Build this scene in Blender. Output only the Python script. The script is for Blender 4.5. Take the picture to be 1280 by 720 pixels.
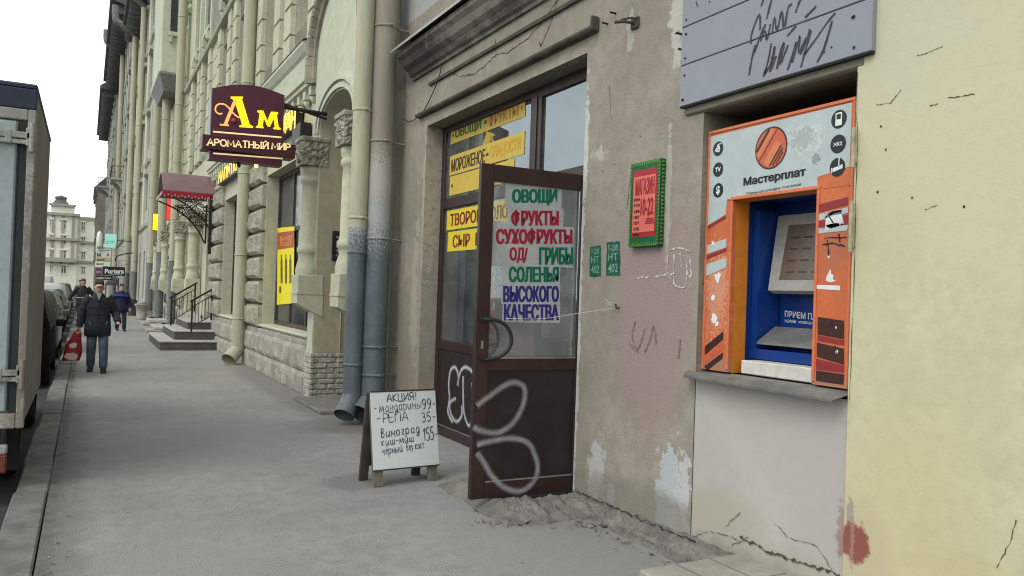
import bpy, math, random
from mathutils import Vector, Matrix, noise as mnoise
random.seed(7)
R = math.radians
V = Vector
S = bpy.context.scene
COL = S.collection
for o in list(bpy.data.objects): bpy.data.objects.remove(o)

# ------------------------------------------------------------------ camera
YAW, PITCH, ROLL, FPX, CAMH = R(28.01), R(.647), R(2.0), 1000.0, 1.68
fwd = V((math.sin(YAW)*math.cos(PITCH), math.cos(YAW)*math.cos(PITCH), math.sin(PITCH)))
rt0 = V((math.cos(YAW), -math.sin(YAW), 0))
dn0 = fwd.cross(rt0)
rt = rt0*math.cos(ROLL) - dn0*math.sin(ROLL)
dn = rt0*math.sin(ROLL) + dn0*math.cos(ROLL)
cam_d = bpy.data.cameras.new('camera')
cam = bpy.data.objects.new('camera', cam_d)
COL.objects.link(cam)
up = -dn
cam.matrix_world = Matrix(((rt.x, up.x, -fwd.x, 0), (rt.y, up.y, -fwd.y, 0), (rt.z, up.z, -fwd.z, CAMH), (0, 0, 0, 1)))
cam_d.sensor_width = 36
cam_d.lens = 36*FPX/1280
cam_d.clip_start = .05
cam_d.clip_end = 2000
S.camera = cam

# ------------------------------------------------------------------ light
W = bpy.data.worlds.new('World')
S.world = W
W.use_nodes = True
wt = W.node_tree
wt.nodes.clear()
sky = wt.nodes.new('ShaderNodeTexSky')
sky.sky_type = 'NISHITA'
sky.sun_disc = False
SUN_EL, SUN_AZ = R(48), R(-115)          # azimuth from +Y, clockwise positive; from the open street side
sky.sun_elevation = SUN_EL
sky.sun_rotation = SUN_AZ
sky.air_density = 1.0
sky.dust_density = 4.0
hsv = wt.nodes.new('ShaderNodeHueSaturation')
hsv.inputs['Saturation'].default_value = .35
cloud = wt.nodes.new('ShaderNodeMix')    # an even veil of overcast cloud over the sky
cloud.data_type = 'RGBA'
cloud.inputs[0].default_value = .72
cloud.inputs[7].default_value = (10.6, 11.25, 10.9, 1)
bg = wt.nodes.new('ShaderNodeBackground')
bg.inputs['Strength'].default_value = .10
out = wt.nodes.new('ShaderNodeOutputWorld')
wt.links.new(sky.outputs[0], hsv.inputs['Color'])
wt.links.new(hsv.outputs[0], cloud.inputs[6])
wt.links.new(cloud.outputs[2], bg.inputs[0])
wt.links.new(bg.outputs[0], out.inputs[0])
sd = bpy.data.lights.new('sun', 'SUN')
sd.energy = .55
sd.angle = R(25)
sd.color = (1, .97, .93)
so = bpy.data.objects.new('sun', sd)
COL.objects.link(so)
sdir = V((math.sin(SUN_AZ)*math.cos(SUN_EL), math.cos(SUN_AZ)*math.cos(SUN_EL), math.sin(SUN_EL)))
so.rotation_euler = sdir.to_track_quat('Z', 'Y').to_euler()
S.view_settings.view_transform = 'Standard'
S.view_settings.look = 'None'
S.view_settings.exposure = .72
S.view_settings.gamma = 1
S.view_settings.use_curve_mapping = False
S.cycles.filter_width = 1.1

# ------------------------------------------------------------------ measuring: a point of the photo on a known plane
O = V((0, 0, CAMH))
def ray(px, py): return rt*((px-640)/FPX) + dn*((py-360)/FPX) + fwd
def onX(px, py, X): d = ray(px, py); return O + d*(X/d.x)
def onY(px, py, Y): d = ray(px, py); return O + d*(Y/d.y)
def onZ(px, py, Z=0): d = ray(px, py); return O + d*((Z-CAMH)/d.z)

# ------------------------------------------------------------------ materials
MATS = {}
def mat(name, col, rough=.85, var=.12, scale=2.5, bump=0, bscale=60, metal=0, spec=.3, blobs=(), fine=.06, emit=None, estr=1, stretch=None, speck=0):
    """col mottled by two noises; blobs = [(centre, radii, colour, edge noise scale, edge amount, softness, strength)] are stains and bare patches with a place of their own"""
    if name in MATS: return MATS[name]
    m = bpy.data.materials.new(name)
    m.use_nodes = True
    N, L = m.node_tree.nodes, m.node_tree.links
    b = N['Principled BSDF']
    geo = N.new('ShaderNodeNewGeometry')
    pos = geo.outputs['Position']
    if stretch:
        vm = N.new('ShaderNodeVectorMath'); vm.operation = 'MULTIPLY'; vm.inputs[1].default_value = stretch
        L.new(pos, vm.inputs[0]); pn = vm.outputs[0]
    else: pn = pos
    def nz(sc, det=5, src=None, ro=.6):
        n = N.new('ShaderNodeTexNoise'); n.inputs['Scale'].default_value = sc; n.inputs['Detail'].default_value = det; n.inputs['Roughness'].default_value = ro
        L.new(src or pn, n.inputs['Vector']); return n.outputs['Fac']
    def mix(f, a, c, fv=None):
        x = N.new('ShaderNodeMix'); x.data_type = 'RGBA'
        if f is not None: L.new(f, x.inputs[0])
        else: x.inputs[0].default_value = fv
        for i, q in ((6, a), (7, c)):
            if isinstance(q, tuple): x.inputs[i].default_value = (*q[:3], 1)
            else: L.new(q, x.inputs[i])
        return x.outputs[2]
    def ramp(f, a, c):
        x = N.new('ShaderNodeMapRange'); L.new(f, x.inputs[0]); x.inputs[1].default_value = a; x.inputs[2].default_value = c
        x.interpolation_type = 'SMOOTHSTEP'; return x.outputs[0]
    k = lambda q: tuple(max(0, min(1, c*q)) for c in col)
    n1 = ramp(nz(scale), .3, .7)
    c = mix(n1, k(1-var), k(1+var))
    n2 = ramp(nz(scale*9, 4), .35, .7)
    c = mix(n2, c, mix(None, c, k(1-fine*4), .5)) if fine else c
    if speck:                                                        # grit: light and dark grains
        c = mix(ramp(nz(55, 3, None, .85), .52, .72), c, k(1+speck*.5)); c = mix(ramp(nz(42, 4, None, .85), .56, .70), c, k(1-speck))
        c = mix(ramp(nz(6, 7, None, .8), .56, .72), c, k(1-speck*.45))
    hts = []
    for (ce, ra, bc, ns, amt, soft, stren) in blobs:
        s = N.new('ShaderNodeVectorMath'); s.operation = 'SUBTRACT'; s.inputs[1].default_value = ce; L.new(pos, s.inputs[0])
        d = N.new('ShaderNodeVectorMath'); d.operation = 'DIVIDE'; d.inputs[1].default_value = ra; L.new(s.outputs[0], d.inputs[0])
        l = N.new('ShaderNodeVectorMath'); l.operation = 'LENGTH'; L.new(d.outputs[0], l.inputs[0])
        q = N.new('ShaderNodeMath'); q.operation = 'MULTIPLY_ADD'; L.new(nz(ns, 6, pos, .65), q.inputs[0]); q.inputs[1].default_value = amt; L.new(l.outputs['Value'], q.inputs[2])
        t = 1 + amt*.5
        f = N.new('ShaderNodeMapRange'); f.interpolation_type = 'SMOOTHSTEP'; L.new(q.outputs[0], f.inputs[0])
        f.inputs[1].default_value = t-soft; f.inputs[2].default_value = t+soft; f.inputs[3].default_value = stren; f.inputs[4].default_value = 0
        c = mix(f.outputs[0], c, tuple(bc))
        if soft < .105: hts.append(f.outputs[0])
    L.new(c, b.inputs['Base Color'])
    b.inputs['Roughness'].default_value = rough
    b.inputs['Metallic'].default_value = metal
    b.inputs['Specular IOR Level'].default_value = spec
    if bump or hts:
        h = nz(bscale, 6)
        for q in hts:
            a = N.new('ShaderNodeMath'); a.operation = 'MULTIPLY_ADD'; L.new(q, a.inputs[0]); a.inputs[1].default_value = -1.2; L.new(h, a.inputs[2]); h = a.outputs[0]
        bp = N.new('ShaderNodeBump'); bp.inputs['Strength'].default_value = bump or .15; bp.inputs['Distance'].default_value = .02
        L.new(h, bp.inputs['Height']); L.new(bp.outputs[0], b.inputs['Normal'])
    if emit:
        b.inputs['Emission Color'].default_value = (*emit, 1); b.inputs['Emission Strength'].default_value = estr
    MATS[name] = m
    return m

def glass_mat(name, tint=(.9, .95, .95), base=.04, rough=.02):
    m = bpy.data.materials.new(name); m.use_nodes = True
    N, L = m.node_tree.nodes, m.node_tree.links
    N.clear()
    o = N.new('ShaderNodeOutputMaterial'); t = N.new('ShaderNodeBsdfTransparent'); t.inputs[0].default_value = (*tint, 1)
    g = N.new('ShaderNodeBsdfGlossy'); g.inputs['Roughness'].default_value = rough; g.inputs[0].default_value = (.80, .91, 1, 1)
    d = N.new('ShaderNodeBsdfDiffuse'); d.inputs[0].default_value = (.45, .47, .47, 1)
    fr = N.new('ShaderNodeFresnel'); fr.inputs[0].default_value = 1.55
    ad = N.new('ShaderNodeMath'); ad.inputs[1].default_value = base; L.new(fr.outputs[0], ad.inputs[0])
    geo = N.new('ShaderNodeNewGeometry'); nz = N.new('ShaderNodeTexNoise'); nz.inputs['Scale'].default_value = 3; nz.inputs['Detail'].default_value = 6
    L.new(geo.outputs['Position'], nz.inputs['Vector'])
    mr = N.new('ShaderNodeMapRange'); L.new(nz.outputs['Fac'], mr.inputs[0]); mr.inputs[1].default_value = .4; mr.inputs[2].default_value = .8; mr.inputs[3].default_value = .08; mr.inputs[4].default_value = .26
    m0 = N.new('ShaderNodeMixShader'); L.new(mr.outputs[0], m0.inputs[0]); L.new(t.outputs[0], m0.inputs[1]); L.new(d.outputs[0], m0.inputs[2])
    m1 = N.new('ShaderNodeMixShader'); L.new(ad.outputs[0], m1.inputs[0]); L.new(m0.outputs[0], m1.inputs[1]); L.new(g.outputs[0], m1.inputs[2])
    L.new(m1.outputs[0], o.inputs[0])
    MATS[name] = m
    return m

GLASS = glass_mat('shop_glass', (.82, .88, .88), .17)
DGLASS = glass_mat('door_glass', (.93, .96, .95), .10)
FARGLASS = mat('far_glass', (.035, .045, .05), .12, .3, 1.5, spec=.6, fine=0)
BLACK = mat('black_ink', (.018, .018, .022), .7, .1)
INK = mat('marker_ink', (.03, .03, .05), .6, .3, 30)
WHITE = mat('white_paint', (.72, .72, .72), .6, .08)
SPRAY = mat('spray_white', (.50, .50, .52), .7, .3, 14)
DARKGAP = mat('dark_gap', (.028, .026, .024), .95, .3)
CREAM = mat('cream_plaster', (.485, .48, .36), .9, .09, .9, .25, 90, blobs=[])
CREAM2 = mat('pale_plaster', (.505, .52, .41), .9, .08, .7, .2, 60)
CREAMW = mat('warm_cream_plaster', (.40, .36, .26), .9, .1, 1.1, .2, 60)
ROUGH = mat('rough_stone', (.31, .30, .23), .95, .3, 5, .8, 22)
PLINTH = mat('plinth_stone', (.33, .31, .27), .95, .28, 2.2, .7, 14)
PEBBLE = mat('grey_pebbledash', (.25, .25, .235), .95, .3, 12, .9, 45)
ASPH = mat('road_asphalt', (.055, .054, .052), .9, .25, 1.2, .4, 120)
BROWN = mat('brown_metal', (.030, .0125, .0115), .42, .3, 3, 0, spec=.45)
BROWND = mat('dark_brown_panel', (.020, .0125, .0125), .5, .35, 4, .08, 30, spec=.4)
IRON = mat('black_iron', (.02, .02, .02), .5, .2, 8)
STEEL = mat('grey_steel', (.30, .30, .29), .45, .2, 6, .08, 60, metal=.6)
PLASTIC = mat('grey_plastic', (.33, .33, .31), .45, .06)

# ------------------------------------------------------------------ mesh collecting
class MB:
    def __init__(s): s.v = []; s.f = []; s.m = []; s.sm = []
    def quad(s, a, b, c, d, mi=0): s.poly([a, b, c, d], mi)
    def poly(s, pts, mi=0, smooth=False):
        i = len(s.v); s.v += [tuple(p) for p in pts]; s.f.append(tuple(range(i, i+len(pts)))); s.m.append(mi); s.sm.append(smooth)
    def add(s, verts, faces, mi=0, smooth=False):
        i = len(s.v); s.v += [tuple(p) for p in verts]
        for f in faces: s.f.append(tuple(i+k for k in f)); s.m.append(mi); s.sm.append(smooth)
    def box(s, x0, x1, y0, y1, z0, z1, mi=0, bev=0):
        if x0 > x1: x0, x1 = x1, x0
        if y0 > y1: y0, y1 = y1, y0
        if z0 > z1: z0, z1 = z1, z0
        if bev:
            b = min(bev, (x1-x0)*.45, (y1-y0)*.45, (z1-z0)*.45)
            vs = []; idx = {}
            for sx in (0, 1):
                for sy in (0, 1):
                    for sz in (0, 1):
                        for ax in range(3):
                            p = [(x0, x1)[sx], (y0, y1)[sy], (z0, z1)[sz]]
                            for q, sgn in ((0, sx), (1, sy), (2, sz)):
                                if q != ax: p[q] += b if not sgn else -b
                            idx[(sx, sy, sz, ax)] = len(vs); vs.append(p)
            fs = []
            B = (0, 1)
            for sx in B:
                l = [idx[(sx, a, c, 0)] for a, c in ((0, 0), (1, 0), (1, 1), (0, 1))]; fs.append(l if sx else l[::-1])
            for sy in B:
                l = [idx[(a, sy, c, 1)] for a, c in ((0, 0), (1, 0), (1, 1), (0, 1))]; fs.append(l[::-1] if sy else l)
            for sz in B:
                l = [idx[(a, c, sz, 2)] for a, c in ((0, 0), (1, 0), (1, 1), (0, 1))]; fs.append(l if sz else l[::-1])
            for a in B:
                for c in B:
                    fs.append([idx[(0, a, c, 1)], idx[(1, a, c, 1)], idx[(1, a, c, 2)], idx[(0, a, c, 2)]])
                    fs.append([idx[(a, 0, c, 0)], idx[(a, 1, c, 0)], idx[(a, 1, c, 2)], idx[(a, 0, c, 2)]])
                    fs.append([idx[(a, c, 0, 0)], idx[(a, c, 1, 0)], idx[(a, c, 1, 1)], idx[(a, c, 0, 1)]])
                    for d in B: fs.append([idx[(a, c, d, 0)], idx[(a, c, d, 1)], idx[(a, c, d, 2)]])
            s.add(vs, fs, mi); return
        vs = [(x0, y0, z0), (x1, y0, z0), (x1, y1, z0), (x0, y1, z0), (x0, y0, z1), (x1, y0, z1), (x1, y1, z1), (x0, y1, z1)]
        s.add(vs, [(0, 3, 2, 1), (4, 5, 6, 7), (0, 1, 5, 4), (1, 2, 6, 5), (2, 3, 7, 6), (3, 0, 4, 7)], mi)
    def tube(s, pts, r, n=12, mi=0, cap=True, smooth=True):
        pts = [V(p) for p in pts]; rs = r if isinstance(r, (list, tuple)) else [r]*len(pts)
        vs = []; fs = []; prev = None
        for i, p in enumerate(pts):
            t = (pts[min(i+1, len(pts)-1)] - pts[max(i-1, 0)]).normalized()
            if prev is None: a = t.orthogonal().normalized()
            else: a = (prev - t*prev.dot(t)).normalized()
            prev = a; b = t.cross(a)
            for k in range(n):
                q = 2*math.pi*k/n; vs.append(p + (a*math.cos(q)+b*math.sin(q))*rs[i])
        for i in range(len(pts)-1):
            for k in range(n): fs.append((i*n+k, i*n+(k+1) % n, (i+1)*n+(k+1) % n, (i+1)*n+k))
        s.add(vs, fs, mi, smooth)
        if cap:
            s.poly(vs[:n][::-1], mi); s.poly(vs[-n:], mi)
    def lathe(s, c, prof, n=20, mi=0, smooth=True):
        """prof: (radius, z) from the bottom up, round a vertical axis at c"""
        vs = []; fs = []
        for r, z in prof:
            for k in range(n):
                q = 2*math.pi*k/n; vs.append((c[0]+r*math.cos(q), c[1]+r*math.sin(q), c[2]+z))
        for i in range(len(prof)-1):
            for k in range(n): fs.append((i*n+k, i*n+(k+1) % n, (i+1)*n+(k+1) % n, (i+1)*n+k))
        s.add(vs, fs, mi, smooth); s.poly(vs[-n:], mi); s.poly(vs[:n][::-1], mi)
    def prism(s, loop, d, mi=0):
        """closed 3-D outline pushed along vector d"""
        a = [V(p) for p in loop]; b = [p+V(d) for p in a]; n = len(a)
        s.poly(a, mi); s.poly(b[::-1], mi)
        for i in range(n): s.poly([a[(i+1) % n], a[i], b[i], b[(i+1) % n]], mi)
    def profY(s, prof, y0, y1, mi=0):
        """(x,z) outline extruded along the street"""
        s.prism([(x, y0, z) for x, z in prof], (0, y1-y0, 0), mi)
    def ribbon(s, pts, nrm, w, mi=0, wj=0):
        pts = [V(p) for p in pts]; nrm = V(nrm); L = []; Rr = []
        for i, p in enumerate(pts):
            t = (pts[min(i+1, len(pts)-1)] - pts[max(i-1, 0)])
            if t.length < 1e-9: t = V((0, 0, 1))
            sd_ = nrm.cross(t.normalized()); ww = w*.5*(1+random.uniform(-wj, wj))
            L.append(p+sd_*ww); Rr.append(p-sd_*ww)
        for i in range(len(pts)-1): s.quad(Rr[i], Rr[i+1], L[i+1], L[i], mi)
    def build(s, name, mats, parent=None, smooth_angle=False):
        me = bpy.data.meshes.new(name)
        xs = [v[0] for v in s.v]; ys = [v[1] for v in s.v]; zs = [v[2] for v in s.v]
        c = V(((min(xs)+max(xs))/2, (min(ys)+max(ys))/2, min(zs)))
        me.from_pydata([(v[0]-c.x, v[1]-c.y, v[2]-c.z) for v in s.v], [], s.f)
        for m in (mats if isinstance(mats, (list, tuple)) else [mats]): me.materials.append(m)
        me.polygons.foreach_set('material_index', s.m); me.polygons.foreach_set('use_smooth', s.sm)
        me.update()
        o = bpy.data.objects.new(name, me); COL.objects.link(o); o.location = c
        if parent is not None: adopt(o, parent)
        return o

WORLD = {}
def wloc(o):
    p = o.location.copy(); q = o.parent
    while q is not None: p = p + q.location; q = q.parent       # parents are never rotated while a thing is being built
    return p
def adopt(o, parent):
    c = o.location - wloc(parent); o.parent = parent; o.location = c
def tag(o, label=None, cat=None, group=None, kind=None):
    if label: o['label'] = label
    if cat: o['category'] = cat
    if group: o['group'] = group
    if kind: o['kind'] = kind
    return o
def empty(name, loc, label, cat, group=None):
    o = bpy.data.objects.new(name, None); COL.objects.link(o); o.location = loc; o.empty_display_size = .2
    return tag(o, label, cat, group)
def struct(mb, name, mats): return tag(mb.build(name, mats), kind='structure')
def copy_tree(o, parent=None):
    c = o.copy(); COL.objects.link(c)
    if parent is not None: c.parent = parent
    for ch in list(o.children): copy_tree(ch, c)
    return c

def smooth_path(pts, n=5):
    pts = [V(p) for p in pts]; r = []
    for i in range(len(pts)-1):
        p0, p1, p2, p3 = pts[max(i-1, 0)], pts[i], pts[i+1], pts[min(i+2, len(pts)-1)]
        for k in range(n):
            t = k/n; r.append(.5*((2*p1)+(p2-p0)*t+(2*p0-5*p1+4*p2-p3)*t*t+(3*p1-p0-3*p2+p3)*t**3))
    r.append(pts[-1]); return r
def jag(pts, amt, n=6):
    pts = [V(p) for p in pts]; r = [pts[0]]
    for a, b in zip(pts, pts[1:]):
        for k in range(1, n+1):
            q = a.lerp(b, k/n); j = amt if k < n else amt*.3
            r.append(q+V((0, random.uniform(-j, j), random.uniform(-j, j))))
    return r

# ------------------------------------------------------------------ writing
def text_mb(mb, s, bl, X, Y, bold=.02, mi=0, nrm=None, off=.0, ital=0, fat=0):
    """word s set in a box: bl + u*X + v*Y, u and v from 0 to 1"""
    cu = bpy.data.curves.new('txt', 'FONT'); cu.body = s; cu.size = 1; cu.offset = bold; cu.resolution_u = 3; cu.fill_mode = 'FRONT'
    ob = bpy.data.objects.new('txt', cu); COL.objects.link(ob)
    dg = bpy.context.evaluated_depsgraph_get(); dg.update()
    me = bpy.data.meshes.new_from_object(ob.evaluated_get(dg))
    vs = [v.co.copy() for v in me.vertices]; fs = [tuple(p.vertices) for p in me.polygons]
    bpy.data.objects.remove(ob); bpy.data.curves.remove(cu); bpy.data.meshes.remove(me)
    if not vs: return
    x0, x1 = min(v.x for v in vs), max(v.x for v in vs); y0, y1 = min(v.y for v in vs), max(v.y for v in vs)
    bl, X, Y = V(bl), V(X), V(Y)
    n = (nrm or X.cross(Y).normalized())*off
    nn = (nrm or X.cross(Y).normalized())*.00015
    for q in range(3 if fat else 1):
        sh = (0, -fat, fat)[q]
        mb.add([bl+X*(((v.x-x0)/(x1-x0))*(1-2*fat)+fat+sh+ital*((v.y-y0)/(y1-y0)))+Y*((v.y-y0)/(y1-y0))+n+nn*q for v in vs], fs, mi)

C_ = lambda cx, cy, rx, ry, a0=0, a1=360, n=12: [(cx+rx*math.cos(R(a0+(a1-a0)*i/n)), cy+ry*math.sin(R(a0+(a1-a0)*i/n))) for i in range(n+1)]
GL = {  # pen strokes of the hand-painted and serif alphabets: advance, strokes
 'А': (.8, [[(0, 0), (.38, 1), (.76, 0)], [(.14, .36), (.62, .36)]]), 'Р': (.62, [[(0, 0), (0, 1), (.3, 1)]+C_(.3, .74, .28, .26, 90, -90, 8)+[(0, .48)]]),
 'О': (.8, [C_(.38, .5, .38, .5, 90, 450, 18)]), 'М': (.9, [[(0, 0), (.06, 1), (.42, .2), (.78, 1), (.84, 0)]]), 'Т': (.7, [[(.33, 0), (.33, 1)], [(0, 1), (.66, 1)]]),
 'Н': (.72, [[(0, 0), (0, 1)], [(.64, 0), (.64, 1)], [(0, .5), (.64, .5)]]), 'Ы': (.95, [[(0, 1), (0, 0), (.28, 0)]+C_(.28, .26, .24, .26, -90, 90, 8)+[(0, .52)], [(.8, 0), (.8, 1)]]),
 'И': (.74, [[(0, 1), (0, 0)], [(0, 0), (.64, 1)], [(.64, 1), (.64, 0)]]), 'Й': (.74, [[(0, 1), (0, 0)], [(0, 0), (.64, 1)], [(.64, 1), (.64, 0)], [(.18, 1.22), (.32, 1.12), (.46, 1.22)]]),
 ' ': (.45, []), 'К': (.7, [[(0, 0), (0, 1)], [(.6, 1), (.03, .46), (.62, 0)]]), 'Ц': (.8, [[(0, 1), (0, 0), (.7, 0), (.72, -.22)], [(.56, 1), (.56, 0)]]),
 'Я': (.72, [[(.58, 0), (.58, 1), (.25, 1)]+C_(.25, .74, .24, .26, 90, 270, 8)+[(.58, .48)], [(.3, .48), (0, 0)]]), '!': (.3, [[(.14, 1), (.08, .34)], [(.07, .1), (.09, .0)]]),
 'Е': (.62, [[(.54, 1), (0, 1), (0, 0), (.55, 0)], [(0, .52), (.45, .52)]]), 'П': (.72, [[(0, 0), (0, 1), (.62, 1), (.62, 0)]]), '-': (.45, [[(.05, .42), (.36, .42)]]),
 '9': (.55, [C_(.24, .72, .22, .27, 0, 360, 12)+[(.45, .5), (.34, .15), (.1, 0)]]), '3': (.52, [[(.02, .92), (.22, 1), (.4, .82), (.34, .6), (.14, .54), (.38, .48), (.44, .22), (.24, 0), (0, .1)]]),
 '5': (.52, [[(.44, 1), (.08, 1), (.05, .58), (.26, .62), (.44, .4), (.36, .08), (.14, 0), (0, .1)]]), '1': (.36, [[(.02, .74), (.22, 1), (.18, 0)]]),
 'м': (.75, [[(0, 0), (.08, .62), (.12, .6), (.32, .1), (.54, .62), (.58, .6), (.66, 0)]]), 'а': (.58, [[(.44, .5), (.26, .62), (.06, .42), (.06, .15), (.2, 0), (.42, .2), (.46, .6), (.44, .1), (.54, 0)]]),
 'н': (.58, [[(.02, .62), (.02, 0)], [(.02, .32), (.44, .32)], [(.44, .62), (.44, 0), (.54, .04)]]), 'д': (.6, [[(.44, .5), (.26, .62), (.06, .42), (.06, .15), (.2, 0), (.42, .2), (.46, .6), (.44, -.2), (.26, -.42), (.1, -.25), (.54, .08)]]),
 'р': (.58, [[(.02, .62), (.02, -.38)], [(.02, .42), (.22, .62), (.44, .5), (.44, .14), (.24, 0), (.04, .14)]]), 'и': (.6, [[(.02, .62), (.02, .1), (.16, 0), (.42, .3), (.46, .62), (.46, .04), (.56, .04)]]),
 'ы': (.78, [[(.02, .62), (.02, .05), (.2, 0), (.36, .12), (.34, .3), (.04, .34)], [(.6, .62), (.6, 0)]]), 'в': (.52, [[(.04, 0), (.04, .95), (.28, .98), (.34, .75), (.06, .55), (.36, .46), (.38, .1), (.04, 0)]]),
 'о': (.55, [C_(.24, .32, .22, .31, 90, 450, 10)]), 'г': (.5, [[(.02, .5), (.16, .62), (.34, .5), (.08, .14), (.2, 0), (.42, .12)]]), 'к': (.52, [[(.02, .62), (.02, 0)], [(.42, .62), (.04, .3), (.44, 0)]]),
 'ш': (.8, [[(.02, .62), (.02, .1), (.14, 0), (.34, .2), (.34, .62), (.34, .08), (.48, 0), (.66, .2), (.68, .62), (.68, 0), (.78, .04)]]), 'ч': (.55, [[(.04, .62), (.06, .34), (.42, .36)], [(.44, .62), (.42, 0), (.52, .04)]]),
 'ё': (.52, [[(.04, .3), (.42, .36), (.3, .62), (.1, .5), (.06, .14), (.24, 0), (.44, .12)], [(.14, .8), (.16, .84)], [(.34, .8), (.36, .84)]]), 'й': (.6, [[(.02, .62), (.02, .1), (.16, 0), (.42, .3), (.46, .62), (.46, .04), (.56, .04)], [(.16, .8), (.26, .74), (.36, .82)]]),
 'б': (.55, [[(.44, 1), (.12, .86), (.04, .3), (.2, 0), (.42, .12), (.42, .42), (.22, .56), (.06, .38)]]), 'е': (.52, [[(.04, .3), (.42, .36), (.3, .62), (.1, .5), (.06, .14), (.24, 0), (.44, .12)]]),
 'з': (.48, [[(.04, .52), (.2, .62), (.34, .48), (.12, .34), (.34, .2), (.24, -.1), (.1, -.3)]]), 'с': (.48, [[(.38, .5), (.22, .62), (.05, .4), (.06, .14), (.22, 0), (.42, .12)]]), 'т': (.6, [[(.02, .62), (.54, .62)], [(.28, .62), (.28, 0)]]),
 'п': (.6, [[(.02, 0), (.02, .62), (.46, .62), (.46, 0)]]), 'л': (.62, [[(0, .02), (.12, .08), (.2, .62), (.48, .62), (.48, 0)]]), '.': (.3, [[(.05, 0), (.08, .06)]]),
}
def pen(mb, s, bl, X, Y, w, nrm, serif=0, mi=0, jit=0, wj=0, off=.0):
    """s written with pen strokes into the box bl + u*X + v*Y (v=1 is capital height)"""
    adv = sum(GL[c][0]+.14 for c in s)-.14
    bl, X, Y, nrm = V(bl), V(X), V(Y), V(nrm); x = 0; base = bl+nrm*off
    for c in s:
        a, st = GL[c]
        jx, jy = random.uniform(-jit, jit), random.uniform(-jit, jit)
        for pl in st:
            P3 = [base+X*((x+px+jx)/adv)+Y*(py+jy) for px, py in pl]
            if len(pl) > 2 and not serif: P3 = smooth_path(P3, 3)
            mb.ribbon(P3, nrm, w, mi, wj)
            if serif:
                for (px, py), (qx, qy) in ((pl[0], pl[1]), (pl[-1], pl[-2])):
                    if abs(py-qy) > abs(px-qx)*1.2 and (abs(py) < .01 or abs(py-1) < .01) and len(pl) < 12:
                        mb.ribbon([base+nrm*.0004+X*((x+px-serif)/adv)+Y*py, base+nrm*.0004+X*((x+px+serif)/adv)+Y*py], nrm, w*.6, mi)
        x += a+.14
NX = V((-1, 0, 0)); NY = V((0, -1, 0))       # the street face of the houses looks to -x, end faces to -y

# ================================================================== SETTING
SIDE = mat('sidewalk_asphalt', (.272, .268, .256), .93, .13, .8, .6, 90, fine=.08, speck=.6, blobs=[
    ((1.2, 9.5, 0), (.9, 1.6, 1), (.27, .265, .255), 1.2, .9, .5, .6), ((2.9, 4.6, 0), (.7, 1.4, 1), (.25, .245, .235), 2, .8, .4, .7), ((.6, 5.2, 0), (.5, .9, 1), (.27, .265, .255), 2, .8, .5, .6),
    ((2.2, 6.85, 0), (.35, .3, 1), (.15, .145, .14), 4, .8, .3, .7), ((-.17, 6, 0), (.06, 9, 1), (.07, .066, .06), 7, 4, .5, .95), ((-.12, 8, 0), (.16, 8, 1), (.18, .175, .165), 3, 3, .6, .8), ((-.17, 30, 0), (.06, 18, 1), (.09, .085, .08), 5, 4, .6, .8),
    ((3.3, 9.8, 0), (.9, .7, 1), (.13, .125, .12), 3, 1, .4, .8), ((2.95, 14, 0), (.35, 5, 1), (.17, .16, .15), 2, 1, .4, .7)])
KERBM = mat('kerb_granite', (.16, .157, .147), .85, .3, 4, .3, 60)
g = MB(); g.quad((-700, -700, -.14), (700, -700, -.14), (700, 900, -.14), (-700, 900, -.14))
struct(g, 'ground', mat('bare_ground', (.12, .115, .105), .95, .2, .3))
g = MB(); g.quad((-9, -30, -.132), (-.3, -30, -.132), (-.3, 160, -.132), (-9, 160, -.132)); g.quad((-60, 160, -.132), (40, 160, -.132), (40, 172, -.132), (-60, 172, -.132))
struct(g, 'road', ASPH)
g = MB()
ny, nx = 120, 10
ys = [-6+(i/ny)**1.6*180 for i in range(ny+1)]; xs = [-.205+i/nx*4.3 for i in range(nx+1)]
vs = [(x, y, .004*mnoise.noise(V((x*.8, y*.8, 0)))+.004*mnoise.noise(V((x*2.3, y*2.3, 3)))) for y in ys for x in xs]
fs = [(j*(nx+1)+i, j*(nx+1)+i+1, (j+1)*(nx+1)+i+1, (j+1)*(nx+1)+i) for j in range(ny) for i in range(nx)]
g.add(vs, fs, 0, True)
g.quad((-.205, -6, -.13), (4.1, -6, -.13), (4.1, -6, 0), (-.205, -6, 0))
struct(g, 'sidewalk', SIDE)
g = MB()
for q_ in range(900):
    yy = 2.2+26*random.random()**1.7; xx = random.choice((random.uniform(-.1, 3.3), random.gauss(3.25, .12), random.gauss(-.1, .06))); 
    if xx > 3.4 or xx < -.2: continue
    a_ = random.uniform(.003, .012); n_ = 6; g.poly([(xx+a_*random.uniform(.5, 1.2)*math.cos(i*6.283/n_), yy+a_*random.uniform(.5, 1.2)*math.sin(i*6.283/n_), .0085+.004*mnoise.noise(V((xx*.8, yy*.8, 0)))+.004*mnoise.noise(V((xx*2.3, yy*2.3, 3)))) for i in range(n_)], q_ % 4 == 0)
tag(g.build('pavement_grit', [mat('gum_dark', (.12, .118, .11), .9), mat('litter_pale', (.42, .41, .38), .9)]), 'dark gum spots and pale crumbs scattered over the pavement', 'grit', kind='stuff')
g = MB(); y = -6
while y < 150:
    L_ = random.uniform(.8, 1.25) if y < 60 else 3
    dz = random.uniform(-.012, .012); dx = random.uniform(-.012, .012)
    if 8.75 < y < 9.3: y = 9.25; continue
    g.box(-.44+dx, -.212+dx*.4, y, y+L_-.012, -.15, .012+dz, 0, .012); y += L_
struct(g, 'kerb', KERBM)
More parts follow.
